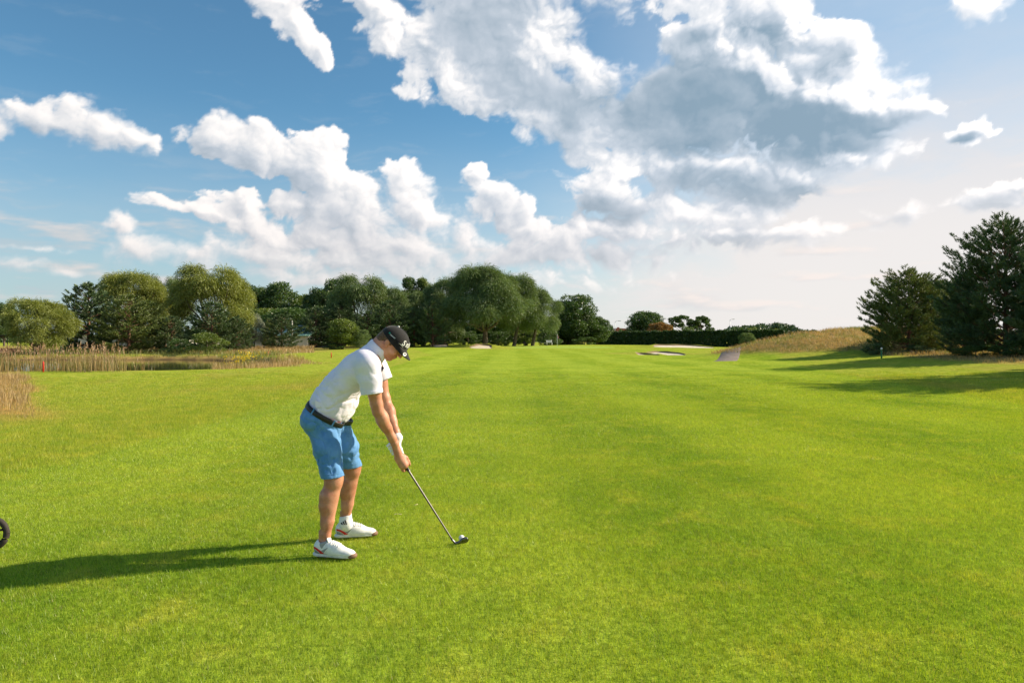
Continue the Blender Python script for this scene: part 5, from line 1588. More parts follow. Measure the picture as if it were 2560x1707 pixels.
# six seams and top button
def cap_pt(th, ph, lift=.0008):
    """th: turn from the face direction, ph: height angle"""
    d = Vector(unit(hdv * math.cos(th) * math.cos(ph) + U * math.sin(th) * math.cos(ph) + upv * math.sin(ph)))
    o = Vector(Hh(.0, 0, .015)) + d * .3
    h = CAP_T.ray_cast(o, -d, .3)
    if h[0] is None: return None
    return np.array(h[0]) + np.array(d) * lift, np.array(d)
for i in range(6):
    th = math.radians(0 + 60 * i); pts = []
    for ph in np.linspace(.05, 1.5, 12):
        q = cap_pt(th, ph, .0)
        if q: pts.append(q[0])
    if len(pts) > 3:
        V, Q = tubes([(np.array(pts), np.full(len(pts), .0014))], 5); man_part('cap_seam', new_mesh('cap_seam', V, Q), M_CAP, cap)
q = cap_pt(0, 1.57)
Bt = Field(q[0] - .02, q[0] + .02, .002); Bt.ell(q[0], (.009, .009, .005), None, 0); man_part('cap_button', Bt.mesh('cap_button'), M_CAP, cap)
q = cap_pt(math.pi, .95); Bt = Field(q[0] - .02, q[0] + .02, .002); Bt.ell(q[0], (.009, .009, .006), None, 0); man_part('cap_tag', Bt.mesh('cap_tag'), M_WHITE, cap)
# brim: curved visor
def brim():
    V = []; nu, nv = 22, 9
    for lay in (0, 1):
        for i in range(nu + 1):
            s_ = -1 + 2 * i / nu
            th = s_ * math.radians(62)
            q = cap_pt(th, .10, -.002)
            root = q[0] if q else Hh(.1 * math.cos(th), .088 * math.sin(th), .01)
            reach = .074 * math.sqrt(max(0, 1 - abs(s_) ** 3.0))
            for j in range(nv + 1):
                t = j / nv
                p = root + (hdv * .93 - upv * .30) * reach * t - upv * (.026 * (s_ ** 2)) * t * t
                V.append(p - upv * .003 * lay)
    n1 = (nu + 1) * (nv + 1); Q = []
    for i in range(nu):
        for j in range(nv):
            a = i * (nv + 1) + j; q = (a, a + nv + 1, a + nv + 2, a + 1)
            Q.append(q); Q.append(tuple(x + n1 for x in q[::-1]))
    for i in range(nu):
        a = i * (nv + 1) + nv; Q.append((a, a + nv + 1, a + nv + 1 + n1, a + n1))
    return new_mesh('cap_brim', np.array(V), np.array(Q))
brim_me = brim(); BRIM_T = bvh(brim_me)
man_part('brim', brim_me.copy(), M_CAP, cap)
# lettering wrapped on the cap
def cap_text(txt, size, th0, ph0, mat, name, bold=.0, shear=.25, xs=1.0, rot=0.0):
    cu = bpy.data.curves.new(name, 'FONT'); cu.body = txt; cu.size = 1.0; cu.offset = bold; cu.shear = shear; cu.extrude = .02
    o = bpy.data.objects.new(name, cu); COL.objects.link(o)
    bpy.context.view_layer.update()
    me = bpy.data.meshes.new_from_object(o.evaluated_get(bpy.context.evaluated_depsgraph_get()))
    bpy.data.objects.remove(o); bpy.data.curves.remove(cu)
    bm = bmesh.new(); bm.from_mesh(me)
    bmesh.ops.subdivide_edges(bm, edges=[e for e in bm.edges if e.calc_length() > .15], cuts=2)
    c, s = math.cos(rot), math.sin(rot)
    w = 0
    for v in bm.verts:
        x, y, z = v.co; w = max(w, x)
        x2 = (x * xs) * c - y * s; y2 = (x * xs) * s + y * c
        q = cap_pt(th0 + x2 * size / .098, ph0 + y2 * size / .098, .0012 + .0015 * (z > 0))
        if q: v.co = q[0]
    bm.to_mesh(me); bm.free(); me.materials.clear()
    man_part(name, me, mat, cap)
    return w
cap_text('S', .054, math.radians(-53), .22, M_WHITE, 'lettering', .018, .25, .95, .14)
cap_text('RIXON', .037, math.radians(-34), .26, M_WHITE, 'lettering', .018, .25, .95, .14)
# swoosh under the S
V = []
for i in range(9):
    t = i / 8
    for u_ in (-1, 1):
        q = cap_pt(math.radians(-65 + 28 * t), .15 + .035 * math.sin(t * math.pi) + u_ * .016 * math.sin(math.pi * (t * .8 + .1)), .0022)
        V.append(q[0] if q else Hh(.1, -.05, 0))
man_part('lettering_underline', new_mesh('underline', np.array(V), np.array([(2 * i, 2 * i + 2, 2 * i + 3, 2 * i + 1) for i in range(8)])), M_WHITE, cap)
def cap_patch(name, ths, phs, mat):
    V = []
    for th, ph in zip(ths, phs):
        q = cap_pt(th, ph, .0018); V.append(q[0])
    return man_part(name, new_mesh(name, np.array(V), np.array([(0, 1, 2, 3)]), smooth=False), mat, cap)
def cap_rect(name, th0, ph0, w, h, rot, mat):
    c, s = math.cos(rot), math.sin(rot)
    P_ = [(-w, -h), (w, -h), (w, h), (-w, h)]
    return cap_patch(name, [th0 + (a * c - b * s) for a, b in P_], [ph0 + (a * s + b * c) for a, b in P_], mat)
cap_rect('logo_square', math.radians(-124), .12, .055, .055, .1, M_GREENP)
for r_ in range(2):
    for i in range(6):
        cap_rect('small_print', math.radians(-116 + 5.0 * i), .125 - .050 * r_ + .016 * i, .035, .013, .15, M_WHITE)
# ball marker on the brim
def brim_disc():
    pts = []
    for i in range(16):
        a = i / 16 * 2 * math.pi
        h = side_hit(BRIM_T, 1012 + math.cos(a) * 4.4, 885.5 + math.sin(a) * 4.4)
        if h is not None: pts.append(h + [0, -.005, 0])
    return pts
dp = brim_disc()
if len(dp) > 8:
    cc_ = np.mean(dp, axis=0); bm = bmesh.new()
    vs = [bm.verts.new(p) for p in dp]; bm.faces.new(vs)
    vs2 = [bm.verts.new(p + [0, .003, 0]) for p in dp]
    for i in range(len(vs)): bm.faces.new((vs[i], vs[(i + 1) % len(vs)], vs2[(i + 1) % len(vs)], vs2[i]))
    me = bpy.data.meshes.new('ball_marker'); bm.to_mesh(me); bm.free(); mk = man_part('ball_marker', me, M_WHITE, cap)
    bar('marker_stroke', cc_ + [0, -.001, .006], cc_ + [0, -.001, -.006], .0022, .001, M_GREY, cap)

for yy in (-1, 1):
    for nm_, f_, r_e, mt_ in (('eye', .0785, .0115, M_OFFW), ('iris', .0860, .0055, M_BLACK)):
        c_e = Hh(f_, .031 * yy, -.008); Ey = Field(c_e - .02, c_e + .02, .002); Ey.ell(c_e, (r_e,) * 3, None, 0); man_part(nm_, Ey.mesh(nm_), mt_)
# glove ----------------------------------------------------------------
GL = man_field(955, 1075, 1025, 1165, 4.70, 4.88, .0030)
GL.chain([wF - unit(wF - eF) * .012, wF, G(.060, .006, .030), G(.105, .000, .030)], [.030, .033, .035, .030], .010)
GL.cone(G(.05, -.012, .026), G(.11, -.014, .024), .022, .020, .006)
for s in (.030, .052, .074, .096):
    GL.chain([G(s, -.004, .030), G(s + .002, -.026, .024), G(s + .004, -.034, .002), G(s + .004, -.022, -.016), G(s + .004, -.002, -.020)], [.0125, .0118, .0114, .0108, .010], .0015)
GL.chain([G(.055, .020, .024), G(.095, .026, .010), G(.135, .020, .004)], [.0165, .0148, .012], .004)
glove = man_part('glove', GL.mesh('glove'), M_GLOVE); glove['label'] = 'white golf glove on the left hand'
gd = unit(wF - eF)
u_ = unit(np.cross(gd, U)); v_ = np.cross(gd, u_); pts = [wF - gd * .012 + (u_ * math.cos(a) + v_ * math.sin(a)) * .0305 for a in np.linspace(0, 2 * math.pi, 20)]
V, Q = tubes([(np.array(pts), np.full(20, .0022))], 5); man_part('glove_cuff', new_mesh('glove_cuff', V, Q), M_BLACK, glove)

# shoes and socks ---------------------------------------------------
def shoe(heel, toe, ankle, tilt, sock_high):
    """heel, toe: points on the ground under the sole"""
    fd = toe - heel; L = np.linalg.norm(fd); fw = fd / L; sd_ = unit(np.cross(np.array([0, 0, 1.0]), fw)); up = np.cross(fw, sd_)
    ax = np.stack([fw, sd_, up])
    def Q(f, s, u): return heel + fw * (f * L) + sd_ * s + up * u
    lo = np.minimum(heel, toe) - [.08, .08, .02]; hi = np.maximum(heel, toe) + [.08, .08, .18]
    Fs = Field(lo, hi, .0034)
    # upper
    Fs.ell(Q(.16, 0, .052), (.052, .035, .055), ax, .02)
    Fs.ell(Q(.40, 0, .050), (.095, .040, .048), ax, .03)
    Fs.ell(Q(.66, 0, .032), (.088, .044, .033), ax, .03)
    Fs.ell(Q(.85, 0, .026), (.044, .036, .022), ax, .02)
    Fs.chain([Q(.12, 0, .07), Q(.15, 0, .085)], [.034, .033], .02)
    Fs.cone(Q(.34, 0, .080), Q(.56, 0, .052), .026, .026, .03)
    # opening
    Fs.cone(Q(.235, 0, .085), Q(.17, 0, .17), .030, .040, .008, 'cut')
    g_ = np.stack(Fs.coords(), -1)
    rel = (g_ - heel) @ up
    Fs.f = np.maximum(Fs.f, (.020 - rel).astype(np.float32))
    grp = bpy.data.objects.new('shoe', Fs.mesh('shoe_upper')); COL.objects.link(grp)
    me = grp.data; a = np.empty(len(me.vertices) * 3, np.float32); me.vertices.foreach_get('co', a); up_tree = bvh(me)
    me.vertices.foreach_set('co', (a.reshape(-1, 3) - MO).astype(np.float32).ravel()); me.materials.append(M_WHITE); grp.parent = man
    grp['label'] = 'white golf shoe with red heel stripe'
    # sole
    So = Field(lo, hi, .0034)
    for f_, s_, r in ((.10, 0, .036), (.22, 0, .036), (.38, 0, .036), (.55, 0, .042), (.72, 0, .046), (.86, 0, .038)):
        So.ell(Q(f_, s_, .016), (.044, r - .002, .022), ax, .02)
    rel = (np.stack(So.coords(), -1) - heel) @ up
    So.f = np.maximum(So.f, np.maximum(rel - .027, .004 - rel).astype(np.float32))
    man_part('sole', So.mesh('shoe_sole'), M_OFFW, grp)
    St = Field(lo, hi, .0034)
    St.ell(Q(.915, 0, .018), (.038, .037, .024), ax, .01)
    rel = (np.stack(St.coords(), -1) - heel) @ up
    St.f = np.maximum(St.f, np.maximum(rel - .034, .002 - rel).astype(np.float32))
    man_part('toe_guard', St.mesh('toe_guard'), M_GUM, grp)
    for f_ in (.12, .30, .62, .78):
        for s_ in (-.022, .022):
            Cl = Field(Q(f_, s_, 0) - .02, Q(f_, s_, 0) + .02, .003); Cl.ell(Q(f_, s_, .002), (.009, .009, .006), ax, 0)
            man_part('cleat', Cl.mesh('cleat'), M_GUM, grp)
    # tongue
    To = Field(lo, hi, .0034)
    To.loft([Q(.52, 0, .066), Q(.38, 0, .094), Q(.335, 0, .122)], [.020, .026, .026], [.007, .007, .008], sd_, .006)
    man_part('tongue', To.mesh('tongue'), M_OFFW, grp)
    # side decoration, laid on the upper on both sides
    def lay(name, poly, mat):
        for sg in (-1, 1):
            bm = bmesh.new(); rows = []
            A, Bb = np.array(poly[0], float), np.array(poly[1], float)    # upper and lower line (f, u)
            n = 10
            for i in range(n + 1):
                t = i / n
                row = []
                for ln in (A, Bb):
                    f_ = np.interp(t, np.linspace(0, 1, len(ln)), ln[:, 0]); u__ = np.interp(t, np.linspace(0, 1, len(ln)), ln[:, 1])
                    o = Vector(Q(f_, sg * .12, u__)); h = up_tree.ray_cast(o, Vector(-sd_ * sg), .14)
                    row.append(None if h[0] is None else np.array(h[0]) + sd_ * sg * .0016)
                rows.append(row)
            vs = [[None if p is None else bm.verts.new(p) for p in r] for r in rows]
            for i in range(n):
                q = (vs[i][0], vs[i + 1][0], vs[i + 1][1], vs[i][1])
                if all(x is not None for x in q):
                    bm.faces.new(q if sg < 0 else q[::-1])
            if len(bm.faces):
                me = bpy.data.meshes.new(name); bm.to_mesh(me); man_part(name, me, mat, grp)
            bm.free()
    lay('red_stripe', [[(.0, .072), (.10, .068), (.20, .052), (.30, .030)], [(.0, .056), (.08, .054), (.16, .040), (.20, .028)]], M_RED)
    lay('heel_panel', [[(.0, .052), (.08, .050), (.15, .038), (.18, .028)], [(.0, .030), (.08, .028), (.15, .027), (.18, .026)]], M_GREY)
    lay('side_flash', [[(.38, .072), (.27, .056), (.22, .050)], [(.385, .070), (.31, .046), (.285, .036)]], M_GREY)
    # laces
    for i in range(5):
        f_ = .44 + .045 * i; pts = []
        for s_ in np.linspace(-.030, .030, 7):
            o = Vector(Q(f_, s_, .2)); h = up_tree.ray_cast(o, Vector(-up), .25)
            if h[0] is not None: pts.append(np.array(h[0]) + up * .003)
        if len(pts) > 2:
            V, Qd = tubes([(np.array(pts), np.full(len(pts), .0026))], 5); man_part('lace', new_mesh('lace', V, Qd), M_WHITE, grp)
    for s1, s2 in ((-1, .7), (1, .8)):
        pts = [Q(.43, 0, .088), Q(.43, .018 * s1, .098), Q(.46, .034 * s1, .088), Q(.48, .030 * s1, .070), Q(.45, .012 * s1, .082)]
        V, Qd = tubes([(np.array(pts), np.full(5, .0024))], 5); man_part('lace', new_mesh('lace_loop', V, Qd), M_WHITE, grp)
    # sock
    Sk = Field(lo, hi + [0, 0, .05], .0034)
    hgt = .040 if sock_high else .006
    Sk.chain([ankle + [0, 0, hgt], ankle + [-.002, 0, -.03], Q(.25, 0, .05)], [.043, .043, .038], .02)
    if sock_high: Sk.chain([ankle + [.004, 0, -.01], Q(.34, 0, .066)], [.040, .034], .02)
    rl = (np.stack(Sk.coords(), -1) - (ankle + [0, 0, hgt - .002])) @ unit(np.array([-.30, 0, 1.0]))
    Sk.f = np.maximum(Sk.f, rl.astype(np.float32))
    sk = Sk.mesh('sock'); stree = bvh(sk)
    man_part('sock', sk, M_SOCK if sock_high else M_GREY)
    return grp, stree, Q
zg = 0.012
hN_, tN_ = W3(788, 1394, 4.555), W3(887, 1402, 4.50)
hN_[2] = hz(hN_[0], hN_[1]) + zg; tN_[2] = hz(tN_[0], tN_[1]) + zg
hF_, tF_ = W3(841, 1349, 4.97), W3(940, 1343, 5.03)
hF_[2] = hz(hF_[0], hF_[1]) + zg; tF_[2] = hz(tF_[0], tF_[1]) + zg
shoe(hN_, tN_, aN, 0, False)
_, stree, _ = shoe(hF_, tF_, aF, 0, True)
# three slanted bars on the sock
for i, (x0, hgt) in enumerate(((856, 5), (861, 8), (866, 11))):
    h0 = side_hit(stree, x0, 1311); h1 = side_hit(stree, x0 - 3.5, 1311 - hgt)
    if h0 is not None and h1 is not None:
        bar('sock_mark', h0 + [0, -.002, 0], h1 + [0, -.002, 0], .009, .002, M_BLACK, man)
print('man', round(time.time() - T0, 1))

# ------------------------------------------------------------------ club and ball
club = bpy.data.objects.new('golf_club', None); COL.objects.link(club)
club.location = (club_tip[0], club_tip[1], hz(club_tip[0], club_tip[1]))
club['label'] = 'iron golf club held by the golfer, its head behind the ball'; club['category'] = 'golf club'
CO = np.array(club.location)
def club_part(name, me, mat, parent=None):
    a = np.empty(len(me.vertices) * 3, np.float32); me.vertices.foreach_get('co', a)
    me.vertices.foreach_set('co', (a.reshape(-1, 3) - CO).astype(np.float32).ravel()); me.update()
    return link(name, me, parent or club, mat)
V, Q = tubes([(np.array([club_top - grip_dir * .01, club_top, club_top + grip_dir * .12, club_low]), np.array([.012, .0135, .0125, .0105]))], 14); grip = club_part('grip', new_mesh('grip', V, Q), M_BLACK)
V, Q = tubes([(np.array([club_low, club_low + grip_dir * .006]), np.array([.0112, .0112]))], 12); club_part('grip_ring', new_mesh('grip_ring', V, Q), M_STEEL, grip)
hos = club_top + grip_dir * (np.linalg.norm(club_tip - club_top) - .062)
V, Q = tubes([(np.array([club_low, hos]), np.array([.0078, .0058]))], 12); club_part('shaft', new_mesh('shaft', V, Q), M_STEEL)
V, Q = tubes([(np.array([hos, hos + grip_dir * .016]), np.array([.0074, .0080]))], 12); club_part('ferrule', new_mesh('ferrule', V, Q), M_BLACK)
ground_z = CO[2] + .009
hd0 = club_tip.copy(); hd0[2] = ground_z + .006
Kf = Field(hd0 - [.06, .05, .03], hd0 + [.12, .05, .09], .0028)
Kf.cone(hos + grip_dir * .014, hd0 + [-.002, 0, .006], .0078, .0085, .004)
head_prof = [((.004, .0, .008), .009), ((.030, .004, .014), .013), ((.055, .008, .024), .022), ((.066, .010, .028), .025)]
for (a, ra), (b, rb) in zip(head_prof[:-1], head_prof[1:]):
    Kf.loft([hd0 + a, hd0 + b], [.009, .009], [ra, rb], np.array([0, 1.0, .35]), .006)
Kf.ell(hd0 + [.045, -.012, .018], (.024, .008, .010), None, .004, 'cut')
gg_ = np.stack(Kf.coords(), -1); Kf.f = np.maximum(Kf.f, (ground_z - .002 - gg_[..., 2]).astype(np.float32))
club_part('club_head', Kf.mesh('club_head'), M_DSTEEL)
ballc = W3(1154, 1358, 4.862); ballc[2] = hz(ballc[0], ballc[1]) + .020 + .0213
Bf = Field(ballc - .03, ballc + .03, .0022); Bf.ell(ballc, (.0213, .0213, .0213), None, 0)
g_ = np.stack(Bf.coords(), -1) - ballc; az_ = np.arctan2(g_[..., 1], g_[..., 0]); el_ = np.arctan2(g_[..., 2], np.hypot(g_[..., 0], g_[..., 1]))
Bf.f += (.0004 * np.maximum(0, np.cos(az_ * 16) * np.cos(el_ * 16))).astype(np.float32)
bm_ = Bf.mesh('golf_ball'); a = np.empty(len(bm_.vertices) * 3, np.float32); bm_.vertices.foreach_get('co', a)
bm_.vertices.foreach_set('co', (a.reshape(-1, 3) - ballc).astype(np.float32).ravel())
o = link('golf_ball', bm_, None, M_WHITE, label='white golf ball lying on the turf beyond the club head', category='golf ball'); o.location = tuple(ballc)
# ------------------------------------------------------------------ water, bunkers, path
def water():
    m, n = new_mat('pond_water')
    geo = n.node('ShaderNodeNewGeometry')
    w = n.noise(n.vmath('MULTIPLY', geo.outputs['Position'], (1.0, .35, 1)), 2.5, 4, .6)
    bs = n.node('ShaderNodeBsdfPrincipled'); bs.inputs['Base Color'].default_value = (0.030, 0.032, 0.012, 1)
    bs.inputs['Roughness'].default_value = .04; bs.inputs['IOR'].default_value = 1.33
    bp = n.node('ShaderNodeBump'); bp.inputs['Strength'].default_value = .25; bp.inputs['Distance'].default_value = .015
    n.put(bp.inputs['Height'], w); n.put(bs.inputs['Normal'], bp.outputs[0])
    o = n.node('ShaderNodeOutputMaterial'); n.put(o.inputs[0], bs.outputs[0])
    a = np.linspace(0, 2 * math.pi, 65)[:-1]
    V = [(POND[0], POND[1], WATER_Z)] + [(POND[0] + (POND[2] + 12) * math.cos(t), POND[1] + (POND[3] + 9) * math.sin(t), WATER_Z) for t in a]
    link('pond_water', new_mesh('pond_water', np.array(V), np.array([(0, 1 + i, 1 + (i + 1) % 64) for i in range(64)])), None, m, kind='structure')
water()
def sand_material():
    m, n = new_mat('bunker_sand')
    geo = n.node('ShaderNodeNewGeometry')
    f = n.noise(geo.outputs['Position'], 1.6, 5, .6); g_ = n.noise(geo.outputs['Position'], 30, 3, .6)
    bs = n.node('ShaderNodeBsdfPrincipled'); n.put(bs.inputs['Base Color'], n.mix(n.sstep(f, .3, .7), (0.50, 0.43, 0.33), (0.66, 0.58, 0.46)))
    bs.inputs['Roughness'].default_value = .95
    bp = n.node('ShaderNodeBump'); bp.inputs['Distance'].default_value = .06; n.put(bp.inputs['Height'], n.math('ADD', f, n.math('MULTIPLY', g_, .2))); n.put(bs.inputs['Normal'], bp.outputs[0])
    o = n.node('ShaderNodeOutputMaterial'); n.put(o.inputs[0], bs.outputs[0]); return m
M_SAND = sand_material()
M_TURF = ground.data.materials[0]
M_SOILF = plain('bunker_soil', (0.20, 0.14, 0.075), .9)
def bunker(cx, cy, rx, ry, lip, seed, tilt=.06):
    """sand bowl tilted to the tee, with a grass lip of real height round its far side"""
    g = np.random.default_rng(seed); n = 72
    a = np.arange(n) / n * 2 * math.pi
    rr = 1 + .13 * np.sin(a * 2 + seed) + .09 * np.sin(a * 3 + seed * 2) + .05 * np.sin(a * 5 + seed)
    x = cx + rx * rr * np.cos(a); y = cy + ry * rr * np.sin(a)
    front = hz(cx, cy - ry)
    V = []; rings = 6
    for k in range(rings + 1):
        t = k / rings
        xx = cx + (x - cx) * t; yy = cy + (y - cy) * t
        # the sheet follows the ground and climbs towards its far edge
        zz = height(xx, yy) + .03 + lip * .55 * ss((yy - cy) / ry, -.6, 1.0)
        V.append(np.stack([xx, yy, zz], -1))
    V = np.concatenate(V); idx = np.arange((rings + 1) * n).reshape(rings + 1, n); nx = np.roll(idx, -1, 1)
    root = link('bunker', new_mesh('bunker_sand', V, np.stack([idx[:-1], idx[1:], nx[1:], nx[:-1]], -1).reshape(-1, 4)), None, M_SAND, kind='structure')
    # lip: cross-section going up from the sand, over a rounded turf edge and back down to the ground
    edge = V[-n:]
    nrm = np.stack([np.cos(a) / rx, np.sin(a) / ry], -1); nrm /= np.linalg.norm(nrm, axis=1)[:, None]
    h = lip * (.15 + .85 * ss(np.sin(a), -.3, .6)) * (1 + .12 * np.sin(a * 7 + seed))
    prof = [(-.10, -.35, 0), (-.02, .35, 1), (.10, .80, 1), (.45, 1.0, 2), (1.3, .72, 2), (2.8, .28, 2), (4.2, -.10, 2)]
    L = []
    for o_, z_, _ in prof:
        xx = edge[:, 0] + nrm[:, 0] * o_; yy = edge[:, 1] + nrm[:, 1] * o_
        base = edge[:, 2] if o_ <= .45 else None
        gz_ = height(xx, yy)
        z = np.maximum(edge[:, 2], gz_) * 0 + (edge[:, 2] * max(0, 1 - max(0, o_) / 1.5) + gz_ * min(1, max(0, o_) / 1.5)) + h * z_ * (1 if o_ < 4 else 1)
        if o_ > 4: z = gz_ - .05
        L.append(np.stack([xx, yy, z], -1))
    for nm, lo_, hi_, mt in (('bunker_face', 0, 2, M_SOILF), ('bunker_lip', 2, 6, M_TURF)):
        seg = np.concatenate(L[lo_:hi_ + 1]); m_ = hi_ - lo_ + 1
        id2 = np.arange(m_ * n).reshape(m_, n); n2 = np.roll(id2, -1, 1)
        me = new_mesh(nm, seg, np.stack([id2[:-1], id2[1:], n2[1:], n2[:-1]], -1).reshape(-1, 4))
        if mt is M_TURF:
            k_ = len(seg); set_color(me, 'zones', np.stack([np.full(k_, .8), np.full(k_, .12), np.zeros(k_), np.zeros(k_)], -1).astype(np.float32))
        link(nm, me, root, mt)
bunker(gx(1662, 74), 74, 1.75, 3.7, .22, 1)
bunker(gx(1626, 71), 71.5, 1.35, 2.3, .26, 4)
bunker(gx(1712, 112), 113, 4.3, 3.4, .26, 2)
bunker(gx(1100, 108), 107, 1.3, 3.4, .18, 3)
bunker(gx(1205, 106), 105, 1.8, 3.0, .30, 5)
def path():
    m, n = new_mat('path_gravel')
    geo = n.node('ShaderNodeNewGeometry'); f = n.noise(geo.outputs['Position'], 2.0, 6, .7)
    bs = n.node('ShaderNodeBsdfPrincipled'); n.put(bs.inputs['Base Color'], n.mix(n.sstep(f, .3, .7), (0.165, 0.135, 0.12), (0.25, 0.21, 0.19)))
    bs.inputs['Roughness'].default_value = 1.0; bs.inputs['Specular IOR Level'].default_value = .1
    o = n.node('ShaderNodeOutputMaterial'); n.put(o.inputs[0], bs.outputs[0])
    pts = [P2(1792, 43.5), P2(1815, 47), P2(1832, 57), P2(1850, 72), P2(1862, 90), P2(1880, 112), P2(1930, 125)]
    pts = np.array(pts); t = np.linspace(0, len(pts) - 1, 80); x = np.interp(t, np.arange(len(pts)), pts[:, 0]); y = np.interp(t, np.arange(len(pts)), pts[:, 1])
    k_ = np.ones(9) / 9
    x[4:-4] = np.convolve(x, k_, 'valid'); y[4:-4] = np.convolve(y, k_, 'valid')
    d = np.stack([np.gradient(x), np.gradient(y)], -1); d /= np.linalg.norm(d, axis=1)[:, None]
    V = []
    for s_, dz in ((-1.12, -.05), (-1.0, .012), (0, .02), (1.0, .012), (1.12, -.05)):
        xx = x - d[:, 1] * s_ * .72; yy = y + d[:, 0] * s_ * .72
        V.append(np.stack([xx, yy, height(xx, yy) + dz - .10 * ss(-np.arange(80.), -3, 0)], -1))
    V = np.concatenate(V); idx = np.arange(5 * 80).reshape(5, 80)
    q = np.stack([idx[:-1, :-1], idx[:-1, 1:], idx[1:, 1:], idx[1:, :-1]], -1).reshape(-1, 4)[:, ::-1]
    link('path', new_mesh('path', V, q), None, m, kind='structure')
path()

# ------------------------------------------------------------------ small made things
M_REDP = plain('red_paint', (0.62, 0.03, 0.012), .5)
M_GRNP = plain('green_paint', (0.02, 0.16, 0.05), .5)
M_CONC = plain('concrete', (0.40, 0.39, 0.36), .85)
M_GALV = plain('galvanised_steel', (0.42, 0.45, 0.47), .45, .6)
M_ROOFG = plain('green_roof_sheet', (0.24, 0.42, 0.34), .45)
M_WALLW = plain('pale_render', (0.56, 0.54, 0.48), .9)
M_BRICK = plain('red_brick', (0.36, 0.115, 0.065), .9)
M_REDROOF = plain('red_roof', (0.40, 0.13, 0.085), .8)
M_GLASS = plain('window_glass', (0.03, 0.04, 0.05), .08)
M_YELP = plain('yellow_paint', (0.75, 0.50, 0.02), .4)
M_DARKW = plain('dark_wood', (0.05, 0.04, 0.035), .8)
M_FLAG = cloth_material('flag_cloth', (0.30, 0.10, 0.13), (0.38, 0.14, 0.16), 8, .01)
M_WHITEP = plain('white_paint', (0.78, 0.80, 0.82), .4)
M_BLUEP = plain('blue_paint', (0.03, 0.20, 0.55), .4)
M_RUB = plain('black_rubber', (0.035, 0.026, 0.022), .8)
M_STRAWP = plain('straw', (0.62, 0.52, 0.30), .8)
M_LEAFB = plain('dead_leaf', (0.10, 0.055, 0.025), .8)
def root(name, x, y, z, label, cat, rz=0.0, group=None):
    r_ = bpy.data.objects.new(name, None); COL.objects.link(r_); r_.location = (x, y, z); r_.rotation_euler = (0, 0, rz)
    r_['label'] = label; r_['category'] = cat
    if group: r_['group'] = group
    return r_
def box_me(name, lo, hi, bev=0.0):
    bm = bmesh.new(); bmesh.ops.create_cube(bm, size=1.0)
    for v in bm.verts: v.co = Vector([lo[i] + (v.co[i] + .5) * (hi[i] - lo[i]) for i in range(3)])
    if bev > 0: bmesh.ops.bevel(bm, geom=bm.edges[:], offset=bev, segments=2, affect='EDGES')
    me = bpy.data.meshes.new(name); bm.to_mesh(me); bm.free(); return me
def tube_me(name, pts, rad, sides=10, cap=True):
    V, Q = tubes([(np.array(pts, float), np.array(rad, float))], sides)
    me = bpy.data.meshes.new(name)
    faces = [tuple(q) for q in Q]
    n = len(pts)
    if cap: faces += [tuple(range(sides))[::-1], tuple(range((n - 1) * sides, n * sides))]
    me.from_pydata([tuple(v) for v in V], [], faces); me.update()
    for p in me.polygons: p.use_smooth = len(p.vertices) == 4
    return me
def extrude_me(name, poly, y0, y1):
    """outline in x,z pushed from y0 to y1"""
    n = len(poly); V = [(x, y0, z) for x, z in poly] + [(x, y1, z) for x, z in poly]
    F_ = [tuple(range(n))[::-1], tuple(range(n, 2 * n))] + [(i, (i + 1) % n, n + (i + 1) % n, n + i) for i in range(n)]
    me = bpy.data.meshes.new(name); me.from_pydata(V, [], F_); me.update(); return me

# hazard stakes
stake_me = tube_me('stake', [(0, 0, -.2), (0, 0, .50), (0, 0, .56)], [.035, .035, .012], 8)
for px, Y, s_, lb in ((108, 29.0, .46, 'red stake standing in the reeds at the left'), (828, 46.0, .38, 'red stake on the rough left of the golfer\'s shoulder'), (670, 62.0, .42, 'red stake in the dry grass beyond the pond\'s right end')):
    x = gx(px, Y); o = link('hazard_stake', stake_me, None, M_REDP, label=lb, category='stake', group='red hazard stakes'); o.location = (x, Y, hz(x, Y)); o.scale = (1, 1, s_ / .56)
x = gx(2204, 40); gp_ = root('marker_post', x, 40, hz(x, 40), 'slim green post with a white top before the bushy pine', 'post')
link('post', tube_me('post', [(0, 0, -.2), (0, 0, .52)], [.045, .045], 10), gp_, M_GRNP); link('cap', tube_me('post_cap', [(0, 0, .52), (0, 0, .62), (0, 0, .64)], [.05, .05, .02], 10), gp_, M_WHITEP)
# flag
x, y = gx(1393, 110), 110.0; fl = root('golf_flag', x, y, hz(x, y), 'thin white flagstick with a dark red flag on the green', 'flag')
link('flagstick', tube_me('flagstick', [(0, 0, -.1), (0, 0, 2.1)], [.028, .022], 8), fl, M_WHITEP)
V = []; 
for i in range(9):
    for j in range(6): V.append((.01 + .05 * i * .55, .05 * math.sin(i * .8 + j * .3), 2.08 - .07 * j - .05 * i * .9))
link('flag', new_mesh('flag', np.array(V), np.array([(i * 6 + j, (i + 1) * 6 + j, (i + 1) * 6 + j + 1, i * 6 + j + 1) for i in range(8) for j in range(5)])), fl, M_FLAG)
